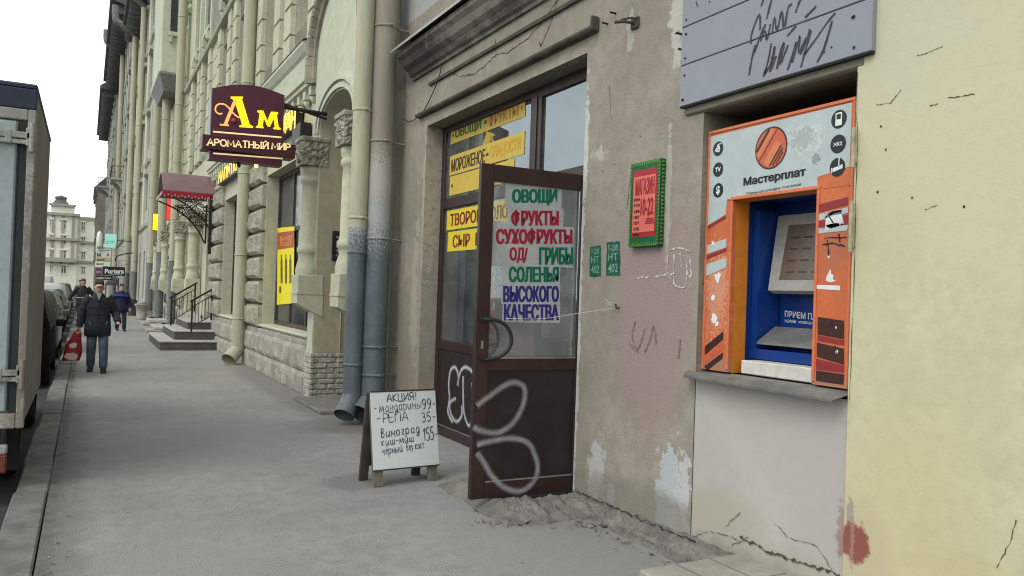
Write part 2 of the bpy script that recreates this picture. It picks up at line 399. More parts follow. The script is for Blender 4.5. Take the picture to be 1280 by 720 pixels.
g = MB(); g.quad((-.46, 8.6, -.118), (-.206, 8.6, -.118), (-.206, 9.4, -.118), (-.46, 9.4, -.118)); struct(g, 'kerb_gap_soil', DARKGAP)
# ================================================================== THE CORNER SHOP BUILDING (near, at the right)
SW = 3.6
TAUPE = mat('taupe_plaster', (.300, .268, .220), .92, .13, 1.1, .32, 45, fine=.075, blobs=[
    ((SW, 4.62, 1.45), (.3, .42, .68), (.30, .215, .212), 3, 0.7, 0.35, .85), ((SW, 4.62, 2.0), (.3, .55, .4), (.295, .22, .215), 3, 0.7, 0.4, .6),                   # pinkish overpaint
    ((SW, 4.37, .36), (.3, .13, .42), (.40, .43, .44), 9, 3, 0.1, 1), ((SW, 4.24, .20), (.3, .14, .10), (.46, .47, .47), 14, 3, 0.1, 1), ((SW, 4.22, .42), (.3, .08, .2), (.46, .46, .46), 16, 3, 0.1, 1), ((SW, 5.25, .32), (.3, .12, .26), (.40, .40, .39), 14, 3, 0.1, 1), ((SW, 5.05, .2), (.3, .05, .1), (.38, .39, .38), 16, 3, 0.1, 1),
    ((SW, 4.7, .15), (.3, .9, .2), (.19, .175, .15), 4, 0.9, 0.3, .7),
    ((SW, 4.98, 3.72), (.3, .05, .17), (.38, .37, .33), 10, 3, 0.1, 1), ((SW, 4.40, 3.62), (.3, .10, .34), (.45, .44, .39), 7, 3, 0.1, 1), ((SW, 5.56, 2.9), (.3, .04, .55), (.50, .49, .46), 10, 3, 0.1, 1), ((SW, 5.57, 1.4), (.3, .03, 1.5), (.46, .45, .42), 10, 3.9, 0.1, 1), ((SW, 4.47, 2.45), (.3, .03, .5), (.37, .385, .33), 8, 3, 0.1, .8),
    ((SW, 9.35, 1.2), (.3, .12, 1.3), (.36, .33, .27), 5, 3.6, 0.1, .8), ((SW, 9.6, .5), (.3, .4, .6), (.24, .21, .17), 3, 1, 0.2, .8), ((SW, 9.15, 2.8), (.3, .05, .9), (.36, .32, .25), 8, 3.6, 0.1, .9),
    ((SW, 8.9, 4.45), (.3, 1.5, .12), (.16, .15, .13), 3, 1.2, 0.3, .8), ((SW, 5.36, 2.86), (.3, .1, .05), (.40, .39, .35), 22, 3.9, 0.1, .9)])
YELLOW = mat('yellow_plaster', (.53, .495, .33), .9, .07, 1.3, .15, 22, fine=.035, blobs=[
    ((SW, 2.55, .7), (.3, .35, .5), (.50, .44, .25), 2, 0.9, 0.5, .45), ((SW, 2.85, .3), (.3, .25, .35), (.46, .40, .27), 3, 0.9, 0.35, .7), ((SW, 2.3, 2.6), (.4, .5, .6), (.56, .53, .36), 1.5, 0.7, 0.6, .6), ((SW, 2.87, .58), (.3, .025, .10), (.33, .30, .26), 20, 3, 0.1, 1), ((SW, 2.83, .46), (.3, .085, .105), (.24, .065, .055), 18, 1.2, .15, .95), ((SW, 2.85, .46), (.3, .012, .14), (.34, .22, .18), 26, 3, .4, .6), ((SW, 2.1, 1.0), (.4, .10, .07), (.42, .39, .28), 14, 3, .8, .35), ((SW, 2.25, .45), (.4, .25, .1), (.47, .41, .22), 6, 3, .8, .5), ((SW, 1.95, .5), (.4, .05, .2), (.40, .36, .25), 22, 3.5, .6, .4), ((SW, 2.6, 3.2), (.4, .3, .5), (.50, .48, .40), 4, 2, .8, .5)])
WPANEL = mat('pale_infill_plaster', (.42, .40, .375), .9, .06, .9, .10, 25, fine=.02, blobs=[
    ((SW, 3.9, .2), (.3, .5, .28), (.38, .35, .28), 3, 0.9, 0.35, .8), ((SW, 3.1, .05), (.3, .5, .22), (.36, .33, .26), 4, 0.9, 0.3, .8), ((SW, 3.5, 1.1), (.3, .5, .12), (.36, .345, .32), 2, 0.6, 0.4, .6), ((SW, 2.935, .50), (.3, .03, .13), (.24, .075, .065), 24, 3, .3, .8), ((SW, 2.95, .22), (.3, .03, .05), (.46, .43, .42), 24, 3, .3, .8), ((SW, 3.6, .08), (.3, .6, .1), (.24, .22, .19), 5, 3, .7, .8), ((SW, 3.05, .9), (.3, .3, .5), (.41, .375, .375), 3, 2, .8, .5)])
SOFFIT = mat('peeling_soffit', (.27, .25, .20), .95, .2, 3, .4, 40, blobs=[((3.72, 7.2, 3.73), (.16, 2.2, .2), (.17, .155, .13), 5, 3.6, 0.1, .9)])
SHADETRIM = mat('shadow_dark_trim', (.085, .078, .065), .9, .35, 5, .3, 30)  # dark ledge colour, with the string course's shadow line painted in
GREYUP = mat('upper_grey_plaster', (.36, .365, .36), .9, .08, 1, .15, 60)
CONC = mat('worn_concrete', (.18, .173, .158), .95, .28, 6, .9, 28)
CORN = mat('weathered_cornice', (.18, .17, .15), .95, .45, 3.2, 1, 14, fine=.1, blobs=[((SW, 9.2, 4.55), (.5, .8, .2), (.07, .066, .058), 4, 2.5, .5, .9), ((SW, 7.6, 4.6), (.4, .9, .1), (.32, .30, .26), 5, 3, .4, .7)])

def wall_holes(mb, X, y0, y1, z0, z1, holes, mi=0, jmi=0, depth=.2):
    yc = sorted({y0, y1}|{h[0] for h in holes}|{h[1] for h in holes}); zc = sorted({z0, z1}|{h[2] for h in holes}|{h[3] for h in holes})
    yc = [q for q in yc if y0 <= q <= y1]; zc = [q for q in zc if z0 <= q <= z1]
    for a, b in zip(yc, yc[1:]):
        for c, d in zip(zc, zc[1:]):
            m = ((a+b)/2, (c+d)/2)
            if any(h[0] < m[0] < h[1] and h[2] < m[1] < h[3] for h in holes): continue
            mb.quad((X, b, c), (X, a, c), (X, a, d), (X, b, d), mi)
    for h in holes:
        a, b, c, d = h[:4]; D = X+(h[4] if len(h) > 4 else depth)
        mb.quad((X, a, c), (D, a, c), (D, a, d), (X, a, d), jmi); mb.quad((X, b, d), (D, b, d), (D, b, c), (X, b, c), jmi)
        mb.quad((X, a, d), (D, a, d), (D, b, d), (X, b, d), jmi+0); mb.quad((X, b, c), (D, b, c), (D, a, c), (X, a, c), jmi)

shop = empty('shop_building', (3.9, 6, 0), 'taupe and yellow plastered street corner building with the open brown shop door', 'building')
YE = 10.22
w = MB()
wall_holes(w, SW, 4.125, YE, -.1, 5.2, [(5.58, 9.12, -.1, 3.73, .23)])
w.quad((SW, YE, -.1), (4.6, YE, -.1), (4.6, YE, 16), (SW, YE, 16))
wall_holes(w, SW, 2.92, 4.125, 2.96, 5.2, [])
w.build('wall', TAUPE, shop)
w = MB(); w.quad((SW, YE, 5.2), (SW, -5, 5.2), (SW, -5, 16), (SW, YE, 16)); w.quad((SW, -5, 16), (12, -5, 16), (12, YE, 16), (SW, YE, 16)); w.quad((12, -5, -.1), (12, YE, -.1), (12, YE, 16), (12, -5, 16)); w.quad((SW, -5, -.1), (12, -5, -.1), (12, -5, 16), (SW, -5, 16))
w.build('upper_wall', GREYUP, shop)
w = MB(); w.box(SW-.018, SW+.5, -5, 2.915, -.1, 5.19, 0, .012); w.build('yellow_wall', YELLOW, shop)
w = MB(); w.box(SW+.004, SW+.4, 2.918, 4.122, -.1, 1.195); w.build('infill_panel', WPANEL, shop)
# the niche of the payment machine
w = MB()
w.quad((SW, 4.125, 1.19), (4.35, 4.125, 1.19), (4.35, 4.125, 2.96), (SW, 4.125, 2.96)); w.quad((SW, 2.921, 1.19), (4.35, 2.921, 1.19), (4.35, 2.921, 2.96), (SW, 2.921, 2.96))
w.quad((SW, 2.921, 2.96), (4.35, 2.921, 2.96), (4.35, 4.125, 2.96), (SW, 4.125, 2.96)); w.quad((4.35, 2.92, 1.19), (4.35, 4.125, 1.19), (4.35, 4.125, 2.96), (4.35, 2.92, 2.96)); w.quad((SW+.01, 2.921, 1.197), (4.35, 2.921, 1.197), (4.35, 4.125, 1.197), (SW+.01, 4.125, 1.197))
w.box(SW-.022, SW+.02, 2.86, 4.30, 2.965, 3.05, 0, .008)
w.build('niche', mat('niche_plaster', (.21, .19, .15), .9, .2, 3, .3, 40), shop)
# cracked plaster along the niche edge and old hinges
w = MB()
for za, zb in ((2.62, 2.45), (2.23, 2.0)):
    w = MB(); w.box(SW-.040, SW-.019, 2.885, 2.908, zb, za, 0, .006); w.tube([(SW-.045, 2.895, zb-.02), (SW-.045, 2.895, za+.02)], .011, 8); w.build('old_hinge', mat('painted_hinge', (.36, .34, .22), .7, .3, 20), shop)
# sheet metal sill
w = MB()
fl, fr, br = onX(859, 468, 3.50), onX(1040, 502, 3.48), (3.6, 2.925, 1.228)
top = [(3.60, 4.20, 1.232), (3.50, 4.13, 1.205), (3.485, 2.925, 1.20), (3.60, 2.90, 1.232), (3.70, 2.925, 1.236), (3.70, 4.12, 1.236)]
w.prism(top, (0, 0, -.006)); w.prism([(3.50, 4.13, 1.206), (3.485, 2.925, 1.201), (3.487, 2.925, 1.185), (3.502, 4.13, 1.190)], (.003, 0, 0))
w.build('metal_sill', mat('zinc_sheet', (.20, .20, .19), .55, .25, 5, .15, 30, metal=.25), shop)
# soffit of the shop front, drip ledge, cornice
w = MB(); w.quad((SW+.004, 5.585, 3.727), (SW+.26, 5.585, 3.727), (SW+.26, 9.115, 3.727), (SW+.004, 9.115, 3.727)); w.build('soffit', SOFFIT, shop)
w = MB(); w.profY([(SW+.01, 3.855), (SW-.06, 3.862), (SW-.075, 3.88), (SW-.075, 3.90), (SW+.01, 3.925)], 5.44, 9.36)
w.box(SW-.08, SW, 5.41, 5.44, 3.86, 3.98, 0, .01); w.build('drip_ledge', SHADETRIM, shop)
w = MB(); w.profY([(SW+.01, 4.20), (SW-.03, 4.205), (SW-.035, 4.235), (SW-.015, 4.25), (SW+.01, 4.255)], 2, 9.05); w.build('string_course', SHADETRIM, shop)
w = MB()
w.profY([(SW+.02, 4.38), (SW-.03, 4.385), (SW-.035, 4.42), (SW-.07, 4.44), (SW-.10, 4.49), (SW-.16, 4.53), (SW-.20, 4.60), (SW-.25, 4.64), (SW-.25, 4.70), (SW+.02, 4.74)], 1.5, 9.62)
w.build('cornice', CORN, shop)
w = MB(); w.prism([(SW+.02, 9.68, 4.86), (SW-.31, 9.68, 4.728), (SW-.31, 1.4, 4.728), (SW+.02, 1.4, 4.86)], (0, 0, .012)); w.prism([(SW-.31, 9.68, 4.74), (SW-.31, 1.4, 4.74), (SW-.313, 1.4, 4.705), (SW-.313, 9.68, 4.705)], (.004, 0, 0)); w.build('cornice_flashing', mat('roof_tin', (.34, .345, .34), .45, .15, 4, metal=.4), shop)
w = MB(); w.prism([(SW, 9.2, 5.9), (SW-.02, 9.2, 5.9), (SW-.02, 9.75, 5.9), (SW, 9.75, 5.9)], (0, 0, 1.5)); w.prism([(SW, 7.0, 5.3), (SW-.12, 7.0, 5.3), (SW-.12, 8.4, 5.3), (SW, 8.4, 5.3)], (0, 0, .5)); w.build('upper_moulding', mat('stucco_grey', (.30, .30, .29), .95, .3, 6, .6, 30), shop)
# plinth skirt of crumbling concrete at the foot of the taupe wall
w = MB(); n = 200; rows = [(-.012, .135), (.006, .13), (.012, .10), (.05, .092), (.075, .085), (.085, .055), (.12, .047), (.145, .04), (.15, .014), (.185, .010), (.215, .006), (.235, -.03)]
vs = []
for i in range(n+1):
    y = 5.54-(5.54-2.9)*i/n; k = .6+.55*mnoise.noise(V((y*2.2, 1.7, 0))); m_ = mnoise.noise(V((y*8, 7, 3)))
    for j, (dx, z) in enumerate(rows):
        e = 1 if 0 < j < len(rows)-1 else 0
        jz = .016*mnoise.noise(V((y*13, j*.9, 2)))+.010*mnoise.noise(V((y*34, j*1.7, 8))); jx = .022*mnoise.noise(V((y*9, j*1.1, 5)))+.014*mnoise.noise(V((y*40, j*2.1, 1)))
        vs.append((SW-dx*(.55+.3*k)-abs(jx)*e*(j > 1), y, z*(.75+.45*k)+jz*e))
m = len(rows)
w.add(vs, [(i*m+j, i*m+j+1, (i+1)*m+j+1, (i+1)*m+j) for i in range(n) for j in range(m-1)], 0)
w.build('plinth_skirt', CONC, shop)
# the shop front: frame, rails, panes, lower panel
FX = 3.83
w = MB()
def rail(y0, y1, z0, z1, d=.07, x=FX): w.box(x-.02, x-.02+d, y0, y1, z0, z1, 0, .006)
rail(9.03, 9.118, -.1, 3.728); rail(6.69, 6.90, -.1, 3.727, .09); rail(5.582, 5.66, -.1, 3.729); rail(6.90, 9.03, 3.65, 3.726); rail(5.66, 6.69, 3.62, 3.726); rail(6.90, 9.03, 2.72, 2.84, .08); rail(5.66, 6.69, 2.74, 2.86, .08); rail(6.90, 9.03, 1.02, 1.13)
w.box(FX-.03, FX-.019, 6.76, 6.83, 2.86, 3.64)
frame = w.build('shop_front_frame', BROWN, shop)
w = MB(); w.box(FX-.012, FX+.03, 6.905, 9.025, .12, 1.015); w.build('lower_panel', BROWND, shop)
w = MB(); w.box(FX-.03, FX+.04, 6.90, 9.03, -.06, .12, 0, .01); w.build('bottom_rail', mat('chipped_brown', (.05, .032, .03), .6, .4, 12), shop)
w = MB(); w.box(FX-.033, FX-.030, 6.905, 9.025, .117, .130); w.build('metal_strip', STEEL, shop)
for (a, b, c, d) in ((6.90, 9.03, 2.84, 3.65), (6.90, 9.03, 1.13, 2.72), (5.66, 6.69, 2.86, 3.62)):
    w = MB(); w.box(FX+.008, FX+.014, a+.001, b-.001, c+.001, d-.001); w.build('window_pane', GLASS, shop)
def spray_mat(nm, c, al):
    m = mat(nm, c, .8, .2, 14); N, L = m.node_tree.nodes, m.node_tree.links
    o = [n for n in N if n.type == 'OUTPUT_MATERIAL'][0]; t_ = N.new('ShaderNodeBsdfTransparent'); x_ = N.new('ShaderNodeMixShader'); x_.inputs[0].default_value = al
    L.new(t_.outputs[0], x_.inputs[1]); L.new(N['Principled BSDF'].outputs[0], x_.inputs[2]); L.new(x_.outputs[0], o.inputs[0]); return m
def spray(pts, nrm, wd_, ms, parent):
    w = MB()
    for i_, f in enumerate((1.9, 1.45, 1.0, .55)): w.ribbon([p+V(nrm)*.0006*i_ for p in pts], nrm, wd_*f, i_, .06)
    w.build('graffiti_stroke', ms, parent)
SPR = [spray_mat('spray_mist_%s' % n_, (.55, .55, .57), a_) for n_, a_ in (('faint', .10), ('thin', .22), ('even', .5), ('core', .75))]
SPRG = [spray_mat('grey_mist_%s' % n_, (.45, .44, .45), a_) for n_, a_ in (('faint', .08), ('thin', .14), ('even', .26), ('core', .34))]
# spray scribble on the lower panel
w = MB()
fp = lambda l: smooth_path([onX(x, y, FX-.014) for x, y in l], 6)
for l in ([(566, 528), (560, 515), (562, 498), (561, 482), (563, 464), (569, 459), (573, 470), (572, 482), (575, 466), (581, 459), (588, 462), (592, 468)], [(570, 498), (563, 503), (563, 515), (570, 527), (577, 520), (577, 507)], [(579, 470), (579, 490), (580, 515), (586, 532), (592, 520), (591, 495), (590, 478)]):
    spray(fp(l), NX, .034, SPR, shop)

# the open door
DY = 5.6
door_m = MB()
dp = lambda x, y: onY(x, y, DY)
gx0, gx1, gz0, gz1 = 2.792, 3.60, dp(660, 447).z, dp(660, 231).z
DX0, DX1, DZ0, DZ1 = 2.675, 3.78, .10, 2.715
door_m.box(DX0, gx0, DY, DY+.045, DZ0, DZ1, 0, .004); door_m.box(gx1, DX1, DY, DY+.045, DZ0, DZ1, 0, .004)
door_m.box(gx0-.001, gx1+.001, DY+.001, DY+.044, gz1, DZ1-.001, 0); door_m.box(gx0-.001, gx1+.001, DY+.001, DY+.044, gz0-.10, gz0, 0)
door_m.box(gx0-.001, gx1+.001, DY+.001, DY+.044, DZ0+.001, DZ0+.13, 0)
door = door_m.build('door', BROWN, shop)
door['label'] = 'open brown metal shop door with lettered glass'
w = MB(); w.box(gx0, gx1, DY+.012, DY+.034, DZ0+.131, gz0-.101); w.build('door_panel', BROWND, door)
w = MB(); w.box(gx0+.001, gx1-.001, DY+.020, DY+.025, gz0+.001, gz1-.001); w.build('pane', DGLASS, door)
w = MB(); w.box(gx0, gx1, DY-.003, DY-.0005, gz0-.008, gz0+.004); w.box(gx0+.01, gx1+.16, DY-.003, DY-.0005, DZ0+.125, DZ0+.137); w.build('bead', STEEL, door)
w = MB(); hp = [dp(602, 399), dp(612, 399), dp(624, 404), dp(631, 415), dp(632, 428), dp(627, 439), dp(616, 447), dp(603, 449)]
hp = [p+V((0, -.012-.06*math.sin(math.pi*i/7)-.02, 0)) for i, p in enumerate(hp)]; w.tube(smooth_path(hp, 4), .015, 10)
for p in (hp[0], hp[-1]): w.tube([p+V((0, .05, 0)), p], .02, 10)
w.build('handle', IRON, door)
w = MB(); w.box(2.722, 2.742, DY-.005, DY-.0005, dp(608, 436).z, dp(608, 426).z); w.build('keyhole', STEEL, door)
STICK = mat('sticker_film', (.36, .37, .37), .5, .12, 6)
rows = [('ОВОЩИ', (641, 236, 698, 257), (632, 234, 704, 259), (.0, .17, .10)), ('ФРУКТЫ', (640, 262, 700, 283), (635, 261, 706, 284), (.36, .02, .045)), ('СУХОФРУКТЫ', (621, 285, 717, 306), (616, 284, 719, 307), (.36, .02, .045)),
        ('ОД/', (638, 309, 661, 329), (614, 306.5, 674, 331), (.36, .02, .045)), ('ГРИБЫ', (675, 309, 718, 331), (673, 308, 719, 332), (.0, .17, .10)), ('СОЛЕНЬЯ', (637, 333, 700, 353), (628, 331, 702, 354), (.0, .17, .10)), ('ВЫСОКОГО', (630, 357, 700, 378), (628, 355, 702, 379), (.02, .02, .13)), ('КАЧЕСТВА', (631, 380, 700, 401), (629, 379, 702, 402), (.02, .02, .13))]
GREENI, REDI, BLUEI = mat('green_letter', (.0, .125, .075), .5, .06), mat('red_letter', (.29, .012, .035), .5, .06), mat('blue_letter', (.022, .022, .16), .5, .06)
for i, (s_, (x0, y0, x1, y1), (a0, b0, a1, b1), c_) in enumerate(rows):
    w = MB(); p, q = dp(a0, b1), dp(a1, b0); skw = dp(a1, b1).z
    w.box(p.x, min(q.x, gx1-.004), DY+.0165+.0005*(i % 3), DY+.0185+.0005*(i % 3), p.z-.004, q.z); st = w.build('sticker', STICK, door)
    w = MB(); bl, br_, tl = dp(x0, y1), dp(x1, y1-.4), dp(x0, y0)
    bl.y = br_.y = tl.y = DY+.0158
    text_mb(w, s_, bl, br_-bl, tl-bl, .022, fat=.075/len(s_))
    w.build('lettering', GREENI if c_[1] > .1 else (REDI if c_[0] > .1 else BLUEI), door)
w = MB()
for l in ([(596, 507), (612, 495), (630, 482), (643, 478), (654, 483), (656, 497), (650, 515), (638, 532), (620, 541), (600, 538), (592, 533)], [(596, 556), (615, 551), (640, 548), (660, 554), (669, 570), (672, 587), (666, 603), (650, 614), (630, 609), (614, 594), (606, 580), (596, 566)]):
    spray(smooth_path([onY(x, y, DY-.006) for x, y in l], 6), NY, .034, SPRG, door)
# thin wire that ties the door to a hook in the wall
w = MB(); hk = onX(770, 385, SW-.03); a = onY(632, 398, DY-.02)
w.tube(smooth_path([a, a.lerp(hk, .35)+V((0, 0, -.03)), a.lerp(hk, .7)+V((0, 0, -.012)), hk], 5), .0022, 5); w.tube([hk+V((0, .12, .03)), hk, hk+V((0, .06, .02)), onX(757, 374, SW-.02)], .0022, 5)
tag(w.build('tie_wire', mat('wire_grey', (.5, .5, .48), .5, .1)), 'thin pale wire tying the open brown door to a wall hook', 'wire')
w = MB(); w.tube([hk+V((.04, 0, 0)), hk, hk+V((-.01, -.01, .03))], .006, 6); w.build('wire_hook', IRON, shop)

# signs behind the shop window
YEL = mat('yellow_strip', (.60, .43, .075), .5, .05, 2); YELL = mat('yellow_bright_strip', (.72, .56, .03), .5, .05, 2)
GRN2, ORG, DRK, RED2 = mat('strip_green', (.03, .10, .012), .5, .1), mat('strip_orange', (.42, .17, .04), .5, .1), mat('strip_black', (.06, .03, .015), .5, .1), mat('strip_red', (.20, .02, .01), .5, .1)
PX = FX+.004
def strip(y0, y1, z0, z1, m, words, slope=0):
    w = MB(); w.box(PX-.0015, PX+.001, y0, y1, z0, z1); st = w.build('sign_strip', m, shop)
    for s_, a, b, lo, hi, mm in words:       # a,b measured from the left end (far y1) in metres
        w = MB(); text_mb(w, s_, (PX-.003, y1-a, z0+lo), V((0, -(b-a), 0)), V((0, 0, hi-lo)), .012, fat=.05/max(3, len(s_))); w.build('lettering', mm, st)
DOT = '•'
strip(7.06, 8.92, 3.50, 3.705, YEL, [(DOT, .05, .10, .08, .12, GRN2), ('ОВОЩИ', .13, .85, .03, .17, GRN2), (DOT, .92, .99, .08, .13, GRN2), ('ФРУКТЫ', 1.04, 1.72, .03, .17, ORG), (DOT, 1.77, 1.81, .08, .12, ORG)])
strip(7.05, 8.92, 3.12, 3.355, YEL, [('МОРОЖЕНОЕ', .05, .98, .035, .19, DRK), ('-', 1.0, 1.06, .1, .13, DRK), ('СЛАДОСТИ', 1.10, 1.80, .035, .19, mat('faded_orange', (.58, .34, .03), .5, .1))])
strip(7.25, 8.90, 2.875, 3.105, YEL, [(DOT, .05, .10, .09, .135, DRK)])
strip(7.05, 8.95, 2.46, 2.695, YELL, [('ТВОРОГ', .1, .96, .04, .19, RED2), ('МОЛОКО', 1.03, 1.86, .04, .19, RED2)])
strip(7.05, 8.90, 2.20, 2.435, YELL, [('СЫР', .15, .64, .04, .19, RED2), ('КОЛБАСА', .78, 1.78, .04, .19, RED2)])
# interior room of the shop
w = MB()
x0, x1, y0, y1, z0, z1 = 3.95, 7.2, 4.4, 9.6, .06, 3.9
for q in ([(x1, y0, z0), (x1, y1, z0), (x1, y1, z1), (x1, y0, z1)], [(x0, y1, z0), (x1, y1, z0), (x1, y1, z1), (x0, y1, z1)], [(x0, y0, z0), (x1, y0, z0), (x1, y0, z1), (x0, y0, z1)], [(x0, y0, z1), (x1, y0, z1), (x1, y1, z1), (x0, y1, z1)]): w.poly(q, 0)
w.poly([(x0-.1, y0, z0), (x1, y0, z0), (x1, y1, z0), (x0-.1, y1, z0)], 1)
w.build('interior_room', [mat('shop_inner_wall', (.50, .52, .50), .8, .05), mat('shop_floor', (.2, .19, .17), .5, .1)], shop)
GRNP = [mat('leaf_green', (.05, .10, .025), .6, .4, 9), mat('produce_red', (.35, .05, .02), .5, .3), mat('produce_orange', (.5, .22, .02), .5, .3), mat('carton_white', (.6, .6, .58), .6, .1)]
sh = empty('display_shelf', (4.5, 7.7, .06), 'white metal display shelf inside the shop window behind the yellow strips', 'shelf')
w = MB()
for yy in (6.95, 8.85):
    for xx in (4.15, 4.6): w.box(xx, xx+.03, yy, yy+.03, .06, 2.1)
w.build('upright', PLASTIC, sh)
for z in (.35, .8, 1.25, 1.7): w = MB(); w.box(4.12, 4.65, 6.93, 8.9, z, z+.025); w.build('shelf_board', PLASTIC, sh)
for k in range(15):
    w = MB(); yy = 7.0+(k % 5)*.37; z = (.826, 1.276, 1.726)[k//5]; h = random.uniform(.15, .3)
    w.box(4.17, 4.5, yy, yy+.3, z, z+h, 0, .01)
    for j in range(9): w.lathe((4.2+random.random()*.26, yy+.03+random.random()*.24, z+h-.03), [(.001, 0), (.035, .015), (.045, .04), (.03, .075), (.001, .085)], 8, 1)
    o = w.build('produce_box', [GRNP[3], GRNP[k % 3]])
    tag(o, 'box of fruit and vegetables on the shelf behind the shop window', 'box', 'produce boxes on the shelf in the shop window')
pl = empty('potted_plant', (4.0, 8.75, 1.0), 'leafy green plant standing behind the left pane of the shop window', 'plant')
w = MB(); w.lathe((4.02, 8.72, .82), [(.09, 0), (.12, .2), (.125, .2)], 14); w.build('pot', mat('terracotta', (.3, .12, .06), .8), pl)
w = MB()
for k in range(120):
    t = random.random(); a = random.uniform(0, 6.28); r = .05+.22*random.random()*(1-.3*t)
    c = V((4.02+r*math.cos(a)*.45, 8.7+r*math.sin(a), 1.05+1.05*t)); d = V((random.uniform(-1, 1), random.uniform(-1, 1), random.uniform(-.6, .8))).normalized()*.09; e = d.cross(V((0, .3, 1))).normalized()*.03
    w.poly([c-d, c+e, c+d, c-e])
w.build('foliage', GRNP[0], pl)
# doorstep of broken concrete and rubber mat
w = MB(); n = 60; m_ = 40; vs = []
for i in range(n+1):
    for j in range(m_+1):
        u, v = i/n, j/m_; x = 2.74+1.13*u; y = 5.06+1.45*v
        e = min(1, max(0, u*3.2-.25*mnoise.noise(V((v*4, 3, 1)))), max(0, v*2.3+.2*mnoise.noise(V((u*5, 8, 1)))-.05), max(0, (1-v)*5))
        z = .088*min(1, e*2.2)+(.036*mnoise.noise(V((x*5, y*5, 0)))+.034*mnoise.noise(V((x*13, y*13, 4)))+.015*mnoise.noise(V((x*31, y*31, 9))))*min(1, e*3)*(1 if y < 5.55 else .3)-.05*(e < .06)
        vs.append((x, y, z))
w.add(vs, [(i*(m_+1)+j, (i+1)*(m_+1)+j, (i+1)*(m_+1)+j+1, i*(m_+1)+j+1) for i in range(n) for j in range(m_)], 0)
w.build('doorstep', CONC, shop)
w = MB()
for i in range(34):
    for j in range(6):
        x = 2.95+i*.022; y = 5.55+j*.05
        w.box(x, x+.016, y, y+.034, .085, .103)
        if j == 0: w.tube([(x, y-.01, .092+.004*(i % 2)), (x+.02, y-.012, .098-.004*(i % 2))], .007, 5)
w.build('rubber_mat', BLACK, shop)
w = MB(); pts = [V((SW-.016-.01*random.random(), 5.5-1.45*i/60, .118+.02*mnoise.noise(V((i*.4, 2, 1)))+.01*mnoise.noise(V((i*1.7, 5, 1))))) for i in range(61)]; w.ribbon(pts, (-.9, 0, .4), .007, 0, .9); w.build('plaster_crack', DARKGAP, shop)
# loose rubble by the step
RUB = mat('rubble', (.22, .21, .19), .95, .3, 20, .5, 60)
w = MB()
for k in range(240):
    t = random.random()
    if k % 3: c = V((2.5+.2*random.random()+t*.9, 5.35-t*.45+random.gauss(0, .05), 0))
    else: c = V((SW-.22-.06*random.random(), 5.3-2.2*t, 0))
    s_ = random.uniform(.004, .016)*(2.2 if random.random() < .14 else 1)
    w.add([c+V((random.uniform(-1, 1)*s_, random.uniform(-1, 1)*s_, random.uniform(0, 1.2)*s_)) for _ in range(6)], [(0, 1, 2), (0, 2, 3), (0, 3, 4), (1, 2, 5), (2, 3, 5), (3, 4, 5)])
tag(w.build('rubble', RUB), 'grey crumbs of concrete along the doorstep and wall foot', 'rubble', kind='stuff')
# tiled concrete block in front of the machine
w = MB(); w.box(2.845, 3.62, 2.0, 3.69, -.01, .15, 0, .012); blk = w.build('step_block', mat('step_block_top', (.30, .285, .25), .9, .15, 2, .3, 60))
tag(blk, 'low tiled concrete step against the wall below the orange payment machine', 'step')
w = MB()
for x in (3.1, 3.36): w.box(x, x+.008, 2.01, 3.68, .149, .1515)
for y in (3.3, 2.9): w.box(2.855, 3.61, y, y+.008, .149, .1517)
w.build('tile_joint', mat('joint', (.14, .13, .11), .95), blk)

# cracks, loose cable and anchor on the facade
CRK = mat('hairline_crack', (.075, .066, .055), .95, .3, 20)
w = MB()
for l in ([(560, 88), (575, 96), (592, 93), (606, 82), (620, 68), (635, 66), (660, 48), (680, 25), (697, 0)], [(620, 68), (619, 48)], [(697, 0), (688, 30), (676, 58), (674, 52)]):
    w = MB(); w.ribbon(jag([onX(x, y, SW-.0025) for x, y in l], .010, 8), NX, .010, 0, .7); w.build('plaster_crack', CRK, shop)
for l in ([(790, 205), (786, 240), (783, 262)], [(762, 105), (764, 150)], [(843, 43), (850, 38)], [(865, 672), (885, 664), (905, 668), (925, 676)], [(905, 660), (925, 640)], [(910, 684), (935, 672)], [(969, 655), (985, 672), (1020, 682), (1040, 712)]):
    w = MB(); w.ribbon(jag([onX(x, y, SW-.003) for x, y in l], .006, 8), NX, .0034, 0, .9); w.build('plaster_crack', CRK, shop)
for l in ([(924, 671), (960, 690), (1000, 703), (1050, 719)],): w = MB(); w.ribbon(jag([onX(x, y, SW-.004) for x, y in l], .010, 14), NX, .012, 0, .9); w.build('plaster_crack', CRK, shop)
for l in ([(1146, 70), (1165, 64), (1178, 58)], [(1095, 131), (1113, 129), (1126, 113)], [(1162, 132), (1172, 130)], [(1185, 122), (1218, 118)], [(1156, 262), (1172, 256)], [(1270, 650), (1262, 680), (1246, 710)], [(1072, 90), (1071, 200), (1068, 330), (1062, 500)]):
    w = MB(); w.ribbon(jag([onX(x, y, SW-.0205) for x, y in l], .004, 8), NX, .0034, 0, .8); w.build('plaster_crack', CRK, shop)
for x, y in ((1101, 158), (1107, 187), (1097, 240), (1140, 247), (1205, 258), (760, 110), (800, 170), (878, 355), (753, 214), (768, 205)):
    p = onX(x, y, SW-.0206 if x > 1070 else SW-.003); w = MB(); w.poly([p+V((0, .007*random.uniform(.6, 1.2)*math.cos(a*.7854), .007*random.uniform(.6, 1.3)*math.sin(a*.7854))) for a in range(8)]); w.build('drill_hole', DARKGAP, shop)
w = MB(); w.tube(smooth_path([onX(x, y, SW-.03) for x, y in ((552, 70), (550, 92), (540, 118), (527, 142), (512, 152), (505, 148))], 5), .006, 6)
tag(w.build('hanging_cable', IRON), 'thin dark cable hanging down the taupe wall above the shop window', 'cable')
